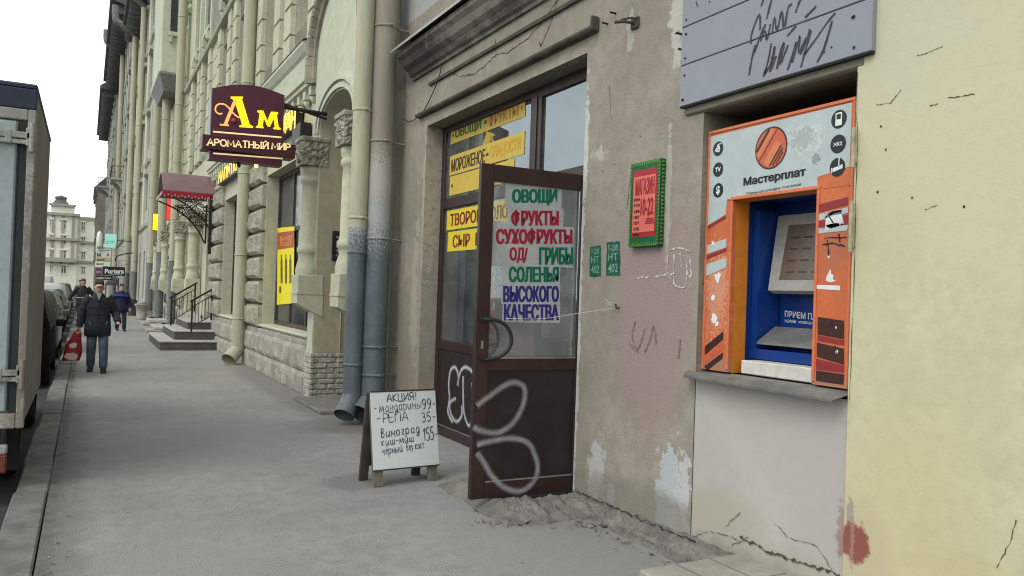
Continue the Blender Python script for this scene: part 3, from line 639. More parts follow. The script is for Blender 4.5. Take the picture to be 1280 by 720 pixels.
w = MB(); p = onX(795, 30, SW); w.tube([p, p+V((-.10, 0, 0)), p+V((-.12, .10, .02))], .012, 8); w.tube([p+V((-.02, -.04, .03)), p+V((-.06, -.02, .03)), p+V((-.08, .08, .04))], .009, 8); w.box(SW-.02, SW+.0, p.y-.05, p.y+.05, p.z-.04, p.z+.05, 0, .01)
tag(w.build('wall_anchor', mat('rusty_anchor', (.07, .055, .045), .8, .4, 30)), 'rusty bent iron anchor sticking out of the taupe wall', 'anchor')
w = MB()
for (x, y) in ((856, 63), (770, 17), (760, 30), (853, 43)): q = onX(x, y, SW); w.tube([q, q+V((-.05, .01, .005))], .008, 6)
w.build('iron_stub', IRON, shop)
# stencils and scratched marks on the taupe wall
w = MB(); wl = MB()
for (x0, y0, x1, y1) in ((737, 308, 751, 346), (758, 303, 775, 345)):
    a, b, c, d = [onX(x, y, SW-.003) for x, y in ((x0, y1), (x1, y1-.5), (x1, y0-1), (x0, y0))]
    pts = [a, b, c, d]; w.poly(jag(pts+[a], .006, 7)[:-1])
    X_, Y_ = b-a, d-a
    for s_, lo, hi in (('Р-200', .72, .92), ('НТ', .45, .66), ('402', .1, .36)): text_mb(wl, s_, a+X_*.14+Y_*lo+V((-.002, 0, 0)), X_*.72, Y_*(hi-lo), .015)
w.build('green_stencil', mat('stencil_green', (.012, .10, .065), .8, .3, 14), shop)
wl.build('lettering', mat('stencil_letter', (.18, .33, .25), .8, .3, 20), shop)
w = MB()
for l in ([(836, 312), (850, 310), (862, 314)], [(835, 318), (834, 340), (838, 348)], [(843, 318), (842, 352), (848, 358), (857, 356), (859, 318)], [(850, 316), (852, 336)], [(862, 318), (864, 344), (858, 344)], [(836, 345), (844, 340)], [(796, 348), (804, 346)], [(806, 347), (812, 346)], [(818, 346), (832, 343)], [(852, 366), (854, 371)]):
    w = MB(); w.ribbon(jag(smooth_path([onX(x, y, SW-.0035) for x, y in l], 4), .004, 2), NX, .009, 0, .9); w.build('scratched_mark', mat('chalk', (.52, .51, .49), .9, .4, 40), shop)
w = MB()
for l in ([(794, 402), (790, 420), (796, 436), (802, 425), (806, 410)], [(806, 440), (812, 425), (817, 408), (820, 430)], [(786, 430), (798, 440)], [(850, 424), (848, 448)]):
    w = MB(); w.ribbon(smooth_path([onX(x, y, SW-.0035) for x, y in l], 4), NX, .016, 0, .6); w.build('faint_scribble', mat('faded_purple', (.205, .16, .155), .9, .3, 30), shop)

# ================================================================== PAYMENT MACHINE IN ITS NICHE
AX = 3.65
ORANGE = mat('orange_laminate', (.55, .135, .05), .45, .10, 3, spec=.35, fine=.04, blobs=[((AX, 3.08, 2.05), (.2, .10, .16), (.36, .13, .07), 30, 5, .25, .6), ((AX, 4.0, 1.75), (.2, .10, .25), (.58, .36, .26), 40, 6, .12, .5), ((AX, 3.1, 1.28), (.2, .2, .05), (.3, .2, .15), 20, 4, .4, .7), ((AX, 4.0, 1.28), (.2, .2, .04), (.3, .2, .15), 20, 4, .4, .7)]); ORJ = mat('orange_jamb', (.62, .21, .025), .45, .06, 3)
PALE = mat('pale_blue_laminate', (.42, .48, .48), .4, .08, 4, spec=.4, fine=.03, blobs=[((AX, 3.33, 2.66), (.2, .13, .07), (.55, .57, .56), 30, 4, .15, .7), ((AX, 3.33, 2.66), (.2, .10, .06), (.25, .28, .28), 45, 4, .2, .6), ((AX, 3.22, 2.53), (.2, .03, .03), (.2, .2, .2), 60, 3, .15, .7)])
CORAL = mat('coral_print', (.55, .115, .06), .4, .05); DKBRN = mat('dark_print', (.05, .022, .018), .4, .1); MAROON = mat('maroon_print', (.27, .03, .035), .4, .08)
BLUE = mat('blue_metal', (.006, .04, .22), .35, .12, 5, spec=.4); WSCR = mat('scuffed_white', (.58, .56, .52), .6, .12, 12)
atm = empty('payment_terminal', (3.9, 3.55, 1.2), 'orange and pale blue payment machine with a blue recess set into the wall', 'payment machine')
y0, y1, z0, z1, a0, a1, b0, b1 = 2.965, 4.118, 1.245, 2.825, 3.205, 3.875, 1.262, 2.352
for nm, (p, q, c, d) in (('header_panel', (y0, y1, b1, z1)), ('side_panel', (a1, y1, z0, b1)), ('side_panel', (y0, a0, z0, b1))):
    w = MB(); w.box(AX, AX+.03, p+.001, q-.001, c+.001, d-.001); w.build(nm, ORANGE, atm)
w = MB()
def trim(p, q, c, d, x=AX-.008): w.box(x, x+.014, p, q, c, d, 0, .003)
trim(y0-.004, y1+.004, z1-.012, z1+.008); trim(y0-.006, y0+.012, z0, z1-.013); trim(y1-.012, y1+.005, z0, z1-.013); trim(a0-.02, a1+.018, b1, b1+.022); trim(a1, a1+.018, b0, b1-.001); trim(a0-.018, a0, b0, b1-.001)
w.build('trim', mat('coral_trim', (.62, .17, .08), .4, .06), atm)
w = MB(); w.box(AX+.031, 3.79, a1, a1+.01, b0-.02, b1+.01); w.box(AX+.031, 3.79, a0-.01, a0, b0-.02, b1+.01); w.box(AX+.031, 3.79, a0, a1, b1, b1+.012); w.build('recess_jamb', ORJ, atm)
w = MB()
w.quad((3.79, a1+.02, 1.24), (4.3, a1+.02, 1.24), (4.3, a1+.02, 2.4), (3.79, a1+.02, 2.4)); w.quad((3.79, a0-.02, 1.24), (4.3, a0-.02, 1.24), (4.3, a0-.02, 2.4), (3.79, a0-.02, 2.4)); w.quad((4.06, a0-.02, 1.24), (4.06, a1+.02, 1.24), (4.06, a1+.02, 2.4), (4.06, a0-.02, 2.4)); w.quad((3.79, a0-.02, 2.36), (4.3, a0-.02, 2.36), (4.3, a1+.02, 2.36), (3.79, a1+.02, 2.36))
w.box(3.84, 3.875, a0-.015, a1+.015, 1.335, 1.40); w.box(3.85, 4.05, a1-.035, a1+.015, 1.4, 2.3)
w.build('recess', BLUE, atm)
tl, bl = onX(973, 270, 4.0), onX(960, 363, 3.90)
w = MB(); w.prism([(3.90, bl.y, bl.z), (3.90, 3.24, bl.z), (4.0, 3.24, tl.z), (4.0, tl.y, tl.z)], (.05, 0, -.02)); mon = w.build('monitor', PLASTIC, atm)
w = MB(); k = lambda u, v: V((3.90+.1*v-.002, bl.y-(bl.y-3.24)*u, bl.z+(tl.z-bl.z)*v)); w.quad(k(.14, .14), k(.95, .14), k(.95, .86), k(.14, .86)); w.build('screen', mat('dusty_screen', (.13, .10, .085), .25, .2, 8, spec=.5), mon)
w = MB()
for j in range(4):
    for i in range(4): p, q = .22+i*.18, .24+j*.15; w.ribbon([k(p, q)+V((-.001, 0, 0)), k(p+.12, q)+V((-.001, 0, 0))], (-.95, 0, .3), .012)
w.build('screen_text', mat('screen_grey', (.06, .05, .045), .3), mon)
f0, f1 = onX(947, 427, 3.845), onX(966, 408, 3.98)
w = MB(); w.prism([(3.838, f0.y, f0.z), (3.838, a0, f0.z), (4.0, a0, f1.z), (4.0, f1.y, f1.z)], (0, 0, -.015)); w.build('tray', STEEL, atm)
w = MB(); nx = V((-1, 0, 0)); p = onX(981, 396, 4.055); q = onX(1030, 396, 4.055)
text_mb(w, 'ПРИЕМ ПЛАТЕЖЕЙ', onX(981, 396, 4.055), onX(1055, 404, 4.055)-p, onX(981, 386, 4.055)-p, .02)
text_mb(w, 'НАЛИЧНЫЕ', onX(981, 403, 4.055), onX(995, 404, 4.055)-onX(981, 403, 4.055), V((0, 0, .02)), .02); text_mb(w, 'оплата услуг', onX(998, 405, 4.055), onX(1020, 407, 4.055)-onX(998, 405, 4.055), V((0, 0, .02)), .01)
w.build('lettering', WHITE, atm)
w = MB(); w.box(3.70, 3.84, a0-.01, a1-.06, 1.245, 1.33, 0, .006); w.build('white_plinth', WSCR, atm)
# printed fields on the front
ap = lambda l, o=.0012: [onX(x, y, AX-o) for x, y in l]
w = MB(); w.poly(ap([(888, 171), (1065, 128), (1062, 208), (1022, 221), (1022, 236.5), (909, 249), (907, 268), (883, 283)])); w.build('header_print', PALE, atm)
prints = [(DKBRN, [(881, 433), (904, 414), (904, 424), (881, 444)]), (CORAL, [(881, 446), (904, 427), (904, 436), (880, 456)]), (DKBRN, [(880, 458), (904, 440), (903, 448), (884, 463)]),
    (PALE, [(883, 307), (908, 298), (908, 309), (882, 318)]), (MAROON, [(882, 320), (908, 310), (908, 314), (882, 325)]), (PALE, [(881, 331), (908, 322), (908, 334), (881, 346)]), (MAROON, [(884, 283), (907, 269), (907, 273), (884, 287)]),
    (MAROON, [(1022, 256), (1060, 246), (1060, 256), (1022, 266)]), (PALE, [(1022, 268), (1060, 259), (1060, 266), (1022, 276)]), (MAROON, [(1022, 277), (1060, 268), (1060, 280), (1022, 289)]), (PALE, [(1022, 285), (1060, 281), (1059, 288), (1022, 292)]),
    (DKBRN, [(1022, 396), (1055, 401), (1055, 424), (1022, 418)]), (MAROON, [(1022, 419), (1055, 425), (1055, 432), (1022, 426)]), (DKBRN, [(1021, 428), (1055, 436), (1055, 456), (1021, 446)]), (MAROON, [(1020, 448), (1055, 457), (1055, 466), (1020, 462)]), (DKBRN, [(1020, 463), (1055, 468), (1054, 481), (1020, 476)]),
    (WHITE, [(1030, 267), (1040, 264), (1052, 262), (1053, 272), (1055, 280), (1044, 284), (1031, 288), (1032, 276)]), (WHITE, [(1019, 356), (1050, 357), (1050, 363), (1019, 361)]), (WHITE, [(1033, 346), (1036, 340), (1038, 336), (1039, 342), (1042, 344), (1041, 349), (1045, 351), (1038, 353), (1032, 351)])]
for m_, l in prints: w = MB(); w.poly(ap(l, .0022)); w.build('printed_stripe' if m_ is not WHITE else 'torn_sticker', m_, atm)
w = MB()
for l in ([(1030, 298), (1058, 296)], [(1028, 306), (1040, 304), (1056, 308)], [(1034, 300), (1036, 320)], [(1048, 292), (1050, 304)], [(1036, 270), (1044, 284)], [(1040, 402), (1036, 410)], [(1043, 432), (1046, 442)]): w.ribbon(jag(ap(l, .0035), .004, 4), NX, .006, 0, .6)
w.build('scribble', BLACK, atm)
w = MB()
for cx, cy, s_ in ((897, 347, 9), (891, 372, 6), (893, 398, 8), (896, 405, 5), (1045, 409, 2.5), (1046, 440, 4), (1036, 320, 4), (891, 304, 4)):
    w = MB(); n = 11; w.poly(ap([(cx+s_*random.uniform(.45, 1)*math.cos(i*6.283/n)*.62, cy+s_*random.uniform(.4, 1)*math.sin(i*6.283/n)) for i in range(n)], .003)); w.build('torn_sticker', WHITE, atm)
# round icons and the emblem
def disc(cy, cz, r, x, n=28): return [(x, cy+r*math.cos(2*math.pi*i/n), cz+r*math.sin(2*math.pi*i/n)) for i in range(n)]
NAVY = mat('icon_navy', (.014, .022, .028), .4, .1)
for (ppx, ppy, kind) in ((898, 186, 'e'), (898, 212, 'TV'), (898, 238, '$'), (1049, 149, 'phone'), (1048, 180, 'ЖКХ'), (1047, 209, 'router')):
    c = onX(ppx, ppy, AX); r = .048 if ppx < 950 else .052
    w = MB(); w.poly(disc(c.y, c.z, r, AX-.0025)); ic = w.build('icon', NAVY, atm)
    w = MB(); x = AX-.004
    def tx(s_, ww, hh): text_mb(w, s_, (x, c.y+ww/2, c.z-hh/2), V((0, -ww, 0)), V((0, 0, hh)), .03)
    if kind == 'e':
        tx('e', .042, .048); w.ribbon(smooth_path([(x, c.y+.03, c.z-.02), (x, c.y+.005, c.z+.024), (x, c.y-.03, c.z+.03)], 4), NX, .006)
    elif kind in ('TV', 'ЖКХ'): tx(kind, .052 if kind == 'TV' else .062, .03 if kind == 'TV' else .022)
    elif kind == '$': tx('$', .035, .06)
    elif kind == 'phone':
        w.quad((x, c.y+.022, c.z-.035), (x, c.y-.022, c.z-.035), (x, c.y-.022, c.z+.037), (x, c.y+.022, c.z+.037))
    else:
        w.prism([(x, c.y+.03, c.z-.025), (x, c.y-.036, c.z-.01), (x, c.y-.036, c.z+.012), (x, c.y+.03, c.z-.003)], (.001, 0, 0)); w.ribbon([(x, c.y-.01, c.z), (x, c.y-.012, c.z+.055)], NX, .007); w.quad((x, c.y+.04, c.z-.03), (x, c.y+.033, c.z-.03), (x, c.y+.033, c.z+.0), (x, c.y+.04, c.z+.0))
    w.build('icon_mark', WHITE, ic)
    if kind == 'phone':
        w = MB(); w.quad((x-.001, c.y+.014, c.z+.0), (x-.001, c.y-.014, c.z), (x-.001, c.y-.014, c.z+.028), (x-.001, c.y+.014, c.z+.028)); w.build('icon_screen', NAVY, ic)
c = onX(964, 185, AX); r = .122
w = MB(); w.poly(disc(c.y, c.z, r+.008, AX-.0022, 40)); em = w.build('emblem', DKBRN, atm)
w = MB(); w.poly(disc(c.y, c.z, r-.003, AX-.0028, 40)); w.build('emblem_disc', CORAL, em)
w = MB(); wd = MB()
for off, wd_, dark in ((-.085, .018, 1), (-.06, .03, 0), (-.03, .006, 1), (.03, .05, 0), (.062, .012, 1), (.082, .012, 1), (.1, .010, 1)):
    d = V((0, -.62, .785)); nrm = V((0, -.785, -.62)); h = math.sqrt(max(.0001, (r-.006)**2-off**2)); ce = V((AX-(.0034 if dark else .0031), c.y, c.z))+nrm*off
    h0 = -h if off < 0 else -h*.9
    (wd if dark else w).ribbon([ce+d*h0, ce+d*(h if off < 0 else h*.55)], NX, wd_)
w.build('emblem_band', mat('emblem_orange', (.62, .20, .08), .4, .05), em); wd.build('emblem_stripe', DKBRN, em)
w = MB(); p = onX(929, 236, AX-.0035)
text_mb(w, 'Мастерплат', onX(929, 235, AX-.0035), onX(1007, 222, AX-.0035)-onX(929, 235, AX-.0035), V((0, 0, .064)), .022, fat=.004)
text_mb(w, 'Прием регулярных платежей', onX(933, 245, AX-.0035), onX(1001, 233, AX-.0035)-onX(933, 245, AX-.0035), V((0, 0, .024)), .0)
w.build('lettering', BLACK, atm)

# ================================================================== GREY BOARD ABOVE THE MACHINE
bd = empty('fascia_board', (3.58, 3.55, 3.02), 'big blue-grey metal sheet board with black scrawl above the payment machine', 'board')
SHEET = mat('grey_sheet', (.25, .265, .305), .55, .05, .8, .03, 30, fine=.02)
zs = [3.02, 3.302, 3.565, 3.83, 4.1, 4.36]
for a, b in zip(zs, zs[1:]): w = MB(); w.box(SW-.055, SW-.02, 2.795, 4.315, a+.003, b-.003, 0, .004); w.build('plank', SHEET, bd)
w = MB(); w.box(SW-.05, SW-.021, 2.797, 4.313, 3.012, 4.37); w.build('backing', DARKGAP, bd)
w = MB()
for z in zs[:-1]:
    for y in (4.27, 2.9):
        for dz in (.045, .21): w.tube([(SW-.055, y+random.uniform(-.02, .02), z+dz), (SW-.061, y, z+dz)], .008, 6)
w.build('screw', IRON, bd)
w = MB()
bp_ = lambda l: smooth_path([onX(x, y, SW-.0575) for x, y in l], 4)
for l in ([(938, 55), (940, 40), (949, 18), (950, 37)], [(950, 52), (956, 38), (958, 50), (963, 30)], [(965, 42), (968, 22), (971, 38), (977, 14), (979, 34)], [(951, 8), (956, -6)], [(958, 24), (964, 0), (966, -8)], [(981, 33), (985, 10), (990, 5)], [(994, 16), (1000, 0), (1005, -6)], [(1006, 22), (1014, 14), (1020, 8)],
          [(936, 94), (940, 72), (944, 56)], [(943, 66), (950, 45), (957, 30)], [(954, 96), (960, 76), (964, 54)], [(956, 92), (966, 74), (968, 58), (962, 90), (970, 70)], [(971, 86), (976, 62), (980, 54), (975, 80), (985, 56)], [(984, 88), (990, 70), (995, 52)], [(990, 78), (1000, 45), (998, 66), (1008, 46)], [(1000, 68), (1008, 50), (1012, 36)], [(1001, 84), (1008, 58), (1014, 38)], [(1004, 70), (1020, 48), (1034, 28), (1044, 16)], [(1040, 26), (1030, 60), (1021, 78)], [(1029, 66), (1031, 64)], [(1038, 60), (1040, 58)], [(870, 2), (872, 8)], [(984, 45), (990, 38), (995, 32)], [(886, 3), (887, 1)]):
    w = MB(); w.ribbon(bp_(l), NX, .013 if len(l) > 2 else .010, 0, .35); w.build('graffiti_stroke', mat('scrawl_ink', (.04, .042, .055), .6, .35, 25), bd)

# ================================================================== SHOP HOURS SIGN ON THE TAUPE WALL
hs = empty('shop_hours_sign', (3.58, 4.7, 2.05), 'small red and green shop hours sign box on the taupe wall', 'sign')
ya, yb, za, zb = 4.505, 4.855, 2.08, 2.70; SX = 3.553
w = MB(); w.box(SX+.004, SW, ya, yb, za, zb, 0, .004); w.build('box', mat('sign_dark_green', (.012, .05, .02), .6, .5, 30), hs)
w = MB(); w.quad((SX, yb, za), (SX, ya, za), (SX, ya, zb), (SX, yb, zb)); w.build('green_border', mat('sign_green', (.01, .10, .03), .5, .3, 25), hs)
w = MB(); w.quad((SX-.001, yb-.035, za+.07), (SX-.001, ya+.035, za+.07), (SX-.001, ya+.035, zb-.06), (SX-.001, yb-.035, zb-.06)); w.build('red_border', mat('sign_red', (.35, .02, .03), .5, .1), hs)
w = MB(); w.quad((SX-.002, yb-.04, za+.105), (SX-.002, ya+.05, za+.105), (SX-.002, ya+.05, zb-.105), (SX-.002, yb-.04, zb-.105)); w.build('pink_field', mat('sign_pink', (.66, .15, .11), .5, .04), hs)
w = MB(); x = SX-.003
text_mb(w, 'МАГАЗИН', (x, yb-.065, zb-.245), V((0, -.225, 0)), V((0, 0, .125)), .012, fat=.009); text_mb(w, '10-22', (x, yb-.135, zb-.395), V((0, -.15, 0)), V((0, 0, .125)), .015, fat=.014)
w.ribbon([(x, yb-.22, za+.215), (x, yb-.25, za+.24)], NX, .012)
for k in range(4): w.ribbon([(x, yb-.205+.006*k, za+.2-.012*k), (x, yb-.29-.003*k, za+.2-.012*k)], NX, .008)
w.build('lettering', mat('sign_letter_red', (.28, .015, .03), .5, .1), hs)
w = MB()
for i, s_ in enumerate(('ПОН', 'ВТО', 'СРЕ', 'ЧЕТ', 'ПЯТ', 'СУБ', 'ВОС')): text_mb(w, s_, (x, yb-.055, zb-.285-i*.043), V((0, -.07, 0)), V((0, 0, .022)), .06)
w.build('weekday_lettering', BLACK, hs)
w = MB()
for i in range(26): q = za+.01+(zb-za-.02)*i/25; w.poly([(SX-.002, ya+.002, q), (SX-.002, ya+.028, q+.008), (SX-.002, ya+.002, q+.018)]); w.poly([(SX-.002, yb-.002, q), (SX-.002, yb-.022, q+.008), (SX-.002, yb-.002, q+.018)])
for i in range(15): q = ya+.02+(yb-ya-.04)*i/14; w.poly([(SX-.002, q, zb-.004), (SX-.002, q+.012, zb-.034), (SX-.002, q+.02, zb-.004)]); w.poly([(SX-.002, q, za+.004), (SX-.002, q+.012, za+.04), (SX-.002, q+.02, za+.004)])
for i in range(22): q = za+.01+(zb-za-.04)*i/21; w.poly([(SX+.012, ya-.001, q), (SX+.045, ya-.001, q+.01), (SX+.012, ya-.001, q+.02)])
w.build('zigzag_edge', mat('zigzag_lime', (.10, .26, .05), .5, .3), hs)

# ================================================================== SANDWICH BOARD
sb = empty('sandwich_board', (0, 0, 0), 'white hand lettered sandwich board on grey wooden legs on the pavement', 'sandwich board')
WOOD = mat('grey_wood', (.16, .145, .115), .85, .25, 5, .2, 40, stretch=(8, 8, .8)); WBOARD = mat('white_board', (.60, .64, .64), .5, .04, 2, spec=.35, fine=.015)
# local frame: width along +x, front towards -y; then turned and put on the pavement
ww, tilt = .635, .155
def fpt(u, v, o=0): return V((u, -.19+tilt*v/.80*1.05-o*.97, v+o*.2*-1+.0))     # point of the sloping front
w = MB(); c8 = [fpt(-ww/2, .135), fpt(ww/2, .135), fpt(ww/2, .80), fpt(-ww/2, .80)]; w.prism(c8, (0, .012, .003)); w.build('front_board', WBOARD, sb)
for (a, b) in ((c8[0], c8[1]), (c8[3], c8[2])): w = MB(); w.prism([a+V((0, -.004, -.006)), b+V((0, -.004, -.006)), b+V((0, .014, -.006)), a+V((0, .014, -.006))], (0, 0, .012)); w.build('edge_batten', mat('dark_edge', (.05, .045, .04), .8, .3, 20), sb)
for u in (-ww/2+.045, ww/2-.06):
    w = MB(); q = [fpt(u-.045, 0), fpt(u+.045, 0), fpt(u+.045, .78), fpt(u-.045, .78)]; w.prism([p+V((0, .015, 0)) for p in q], (0, .03, .004)); w.build('leg', WOOD, sb)
for u in (-ww/2+.02, ww/2-.10):
    w = MB(); q = [V((u-.04, .13, 0)), V((u+.04, .13, 0)), V((u+.04, .02, .79)), V((u-.04, .02, .79))]; w.prism(q, (0, -.03, -.004)); w.build('leg', mat('dark_wood', (.06, .052, .042), .85, .3, 6, .2, 40), sb)
w = MB(); w.prism([V((-ww/2, .115, .12)), V((ww/2, .115, .12)), V((ww/2, .02, .79)), V((-ww/2, .02, .79))], (0, .01, .003)); w.build('back_board', mat('back_board', (.10, .09, .075), .8, .3), sb)
w = MB(); nb = V((0, -.97, .24))
bx = lambda u, v: fpt(-ww/2+ww*u, .135+.665*v, .003)
def line(s_, u0, u1, v, h, wd_, jit=.02, sl=.012): pen(w, s_, bx(u0, v), bx(u1, v+sl)-bx(u0, v), bx(u0, v+h)-bx(u0, v), wd_*.75, nb, 0, 0, jit, .3)
line('АКЦИЯ!', .24, .70, .865, .10, .010); line('РЕПА', .17, .55, .60, .115, .008); line('-', .06, .13, .60, .12, .009)
line('99-', .78, .99, .74, .135, .010); line('35-', .76, .98, .575, .12, .010); line('155-', .77, 1.0, .33, .165, .011); 
line('мандарины', .12, .77, .73, .125, .0065, .03, .035); line('-', .03, .09, .74, .1, .006); line('виноград', .13, .72, .41, .115, .009, .03, .04); line('киш-миш', .13, .62, .305, .10, .008, .03, .03); line('чёрный', .13, .44, .195, .10, .0075, .03, .02); line('без кост.', .50, .80, .22, .10, .0075, .03, .02)
w.build('lettering', INK, sb)
sb.location = (2.545, 6.82, .006); sb.rotation_euler = (0, 0, R(5))

# ================================================================== DOWNPIPES
PCREAM = mat('pipe_cream', (.42, .41, .30), .6, .08, 1.2, .05, 40, stretch=(3, 3, .5)); PBROWN = mat('pipe_taupe', (.285, .255, .205), .6, .12, 1.2, .05, 40, stretch=(3, 3, .5), blobs=[((3.2, 9.8, 3.1), (.6, .6, .3), (.42, .41, .39), 45, 5, .05, .7)]); PBLUE = mat('pipe_blue_grey', (.112, .135, .155), .5, .2, 2, .06, 40, spec=.4, blobs=[((3.2, 9.8, 2.7), (.6, .6, .35), (.40, .41, .41), 55, 6, .05, .8)])
PGREY = mat('pipe_grey', (.16, .17, .165), .6, .15, 2, .05, 40)
def downpipe(x, y, r, ztop, zsplit, zend, m_up, m_lo, label, wall_x, kick=None, bands=(1.0, 2.2, 3.4, 4.6), grp=None, n=18, taper=1):
    t = empty('downpipe', (x, y, zend), label, 'downpipe', grp)
    w = MB(); w.tube([(x, y, zsplit), (x, y, ztop)], r, n); w.build('upper_length', m_up, t)
    w = MB(); w.tube([(x, y, zend), (x, y, zsplit)], r*1.012, n)
    if kick:
        a = V((x, y, zend)); b = a+V(kick); w.tube([a+V((0, 0, .1)), a+V((0, 0, .0)), a.lerp(b, .35)+V((0, 0, -.02)), b], [r*1.012, r*1.03, r*1.06, r*1.16], n, 0, False)
    w.build('lower_length', m_lo, t)
    for z in bands:
        w = MB(); w.lathe((x, y, z), [(r*1.0, -.02), (r*1.09, -.012), (r*1.09, .012), (r*1.0, .02)], n)
        w.tube([(x+r*.8, y-.05, z), (wall_x, y-.05, z-.01)], .012, 6); w.tube([(x, y-r*1.08, z), (x+.02, y-r*1.45, z)], .012, 6)
        w.build('bracket', m_up if z > zsplit else m_lo, t)
    return t
downpipe(3.30, 9.93, .156, 15.8, 2.88, .32, PBROWN, PBLUE, 'thick downpipe with taupe top and blue-grey foot beside the taupe wall', SW, (-.16, -.10, -.2), (.62, .98, 2.37, 3.62, 5.1))
downpipe(3.04, 9.97, .116, 15.8, 2.50, .36, PCREAM, PBLUE, 'cream topped downpipe with blue-grey foot and open spout at the portal', 3.3, (-.13, -.13, -.24), (.75, 2.18, 2.62, 4.0, 5.75))

# ================================================================== THE LONG CREAM HOUSE
B = empty('apartment_building', (3.3, 10.3, 0), 'long cream rusticated house with columned portals beyond the downpipes', 'building')
FW, GW = 3.22, 3.12
BEND = 46.0
def win(parent, X, y0, y1, z0, z1, fm, gm, bars=(.5,), tr=(.68,), f=.06, name='window'):
    w = MB()
    w.box(X, X+.06, y0, y0+f, z0, z1); w.box(X, X+.06, y1-f, y1, z0, z1); w.box(X+.001, X+.059, y0+f, y1-f, z0, z0+f); w.box(X+.001, X+.059, y0+f, y1-f, z1-f, z1)
    for t in bars: q = y0+(y1-y0)*t; w.box(X+.004, X+.056, q-f*.4, q+f*.4, z0+f, z1-f)
    for t in tr: q = z0+(z1-z0)*t; w.box(X+.008, X+.052, y0+f, y1-f, q-f*.5, q+f*.5)
    o = w.build(name, fm, parent)
    w = MB(); w.quad((X+.03, y1-f, z0+f), (X+.03, y0+f, z0+f), (X+.03, y0+f, z1-f), (X+.03, y1-f, z1-f)); w.build('pane', gm, o)
    return o
WFR = mat('window_frame_brown', (.07, .05, .04), .6, .2); WFW = mat('window_frame_white', (.45, .45, .42), .6, .1)
def chamfer_block(w, X, y0, y1, z0, z1, d, c, rough=0, nx=8, nz=6, mi=0):
    """one stone of the wall: back edge at X, face pushed out by d towards the street"""
    a = [(X, y0, z0), (X, y1, z0), (X, y1, z1), (X, y0, z1)]; b = [(X-d*.6, y0+c, z0+c), (X-d*.6, y1-c, z0+c), (X-d*.6, y1-c, z1-c), (X-d*.6, y0+c, z1-c)]
    for i in range(4): w.quad(a[i], a[(i+1) % 4], b[(i+1) % 4], b[i], mi)
    vs = []
    for j in range(nz+1):
        for i in range(nx+1):
            u, v = i/nx, j/nz; y = y0+c+(y1-y0-2*c)*u; z = z0+c+(z1-z0-2*c)*v; e = 0 if i in (0, nx) or j in (0, nz) else 1
            vs.append((X-d*.6-e*(d*.4+rough*mnoise.noise(V((y*4.3, z*4.3, X)))+rough*.6*mnoise.noise(V((y*11, z*11, X+5)))), y, z))
    w.add(vs, [(j*(nx+1)+i, (j+1)*(nx+1)+i, (j+1)*(nx+1)+i+1, j*(nx+1)+i+1) for j in range(nz) for i in range(nx)], mi)
# ground storey wall with its openings
P1, P2 = (10.75, 12.36), (27.6, 31.4)
gops = [(13.05, 16.95, .95, 4.0, .26), (19.35, 22.6, .95, 4.0, .26), (24.75, 26.1, .55, 3.6, .45), (27.6, 31.4, .4, 4.0, .7), (34.2, 36.9, .95, 3.9, .26), (39.4, 42.2, .95, 3.9, .26), (43.3, 44.6, .3, 3.4, .4)]
w = MB(); wall_holes(w, FW, 12.7, BEND, -.1, 5.75, gops); w.quad((FW, 12.7, 5.75), (FW, BEND, 5.75), (4.2, BEND, 5.75), (4.2, 12.7, 5.75)); w.build('ground_floor_wall', CREAM, B)
w = MB(); wall_holes(w, 3.55, 10.25, BEND, -.1, 17, [(10.75, 12.36, 0, 5, .0)]+[(h[0]-.05, h[1]+.05, h[2]-.05, h[3]+.05, 0) for h in gops]); w.quad((3.57, 10.27, -.1), (12, 10.27, -.1), (12, 10.27, 17), (3.57, 10.27, 17)); w.quad((12, 10.25, -.1), (12, BEND, -.1), (12, BEND, 17), (12, 10.25, 17)); w.quad((3.55, BEND, -.1), (12, BEND, -.1), (12, BEND, 17), (3.55, BEND, 17)); w.quad((3.55, 10.25, 17), (12, 10.25, 17), (12, BEND, 17), (3.55, BEND, 17))
w.build('rear_wall', CREAM, B)
# portal: smooth wall with a flat arch, rounded gable on top
def ell(cy, cz, ry, rz, a0, a1, n): return [(cy+ry*math.cos(R(a0+(a1-a0)*i/n)), cz+rz*math.sin(R(a0+(a1-a0)*i/n))) for i in range(n+1)]
pc, pr = 11.5, .90
arch = ell(pc, 4.12, pr, .46, 0, 180, 20)                                   # from far (y+) over to near
gable = ell(11.5, 5.25, 1.24, 1.05, 0, 180, 24)
out_l = [(12.74, -.1)]+gable+[(10.26, -.1), (10.60, -.1)]+arch[::-1]+[(12.40, -.1)]
w = MB(); w.prism([(GW, y, z) for y, z in out_l], (.95, 0, 0)); w.build('portal', CREAM2, B)
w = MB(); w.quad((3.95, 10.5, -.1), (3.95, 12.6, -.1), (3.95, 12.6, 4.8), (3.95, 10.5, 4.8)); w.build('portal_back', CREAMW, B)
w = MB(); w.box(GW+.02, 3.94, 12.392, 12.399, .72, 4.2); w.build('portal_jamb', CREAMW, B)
w = MB(); w.box(3.88, 3.945, 10.9, 12.2, .05, 2.5); w.box(3.86, 3.881, 11.53, 11.57, .05, 2.5); dd = w.build('entrance_door', mat('dark_green_door', (.03, .04, .035), .6, .3), B)
w = MB()
for k, (rr, rz, o, t) in enumerate(((1.10, .66, .05, .06), (1.0, .555, .035, .07))):
    e0 = ell(pc, 4.12, rr, rz, 0, 180, 24); e1 = ell(pc, 4.12, rr-t, rz-t, 0, 180, 24)
    for i in range(24): w.prism([(GW-.001, *e0[i]), (GW-.001, *e0[i+1]), (GW-.001, *e1[i+1]), (GW-.001, *e1[i])], (-o, 0, 0))
w.build('archivolt', CREAM2, B)
w = MB()
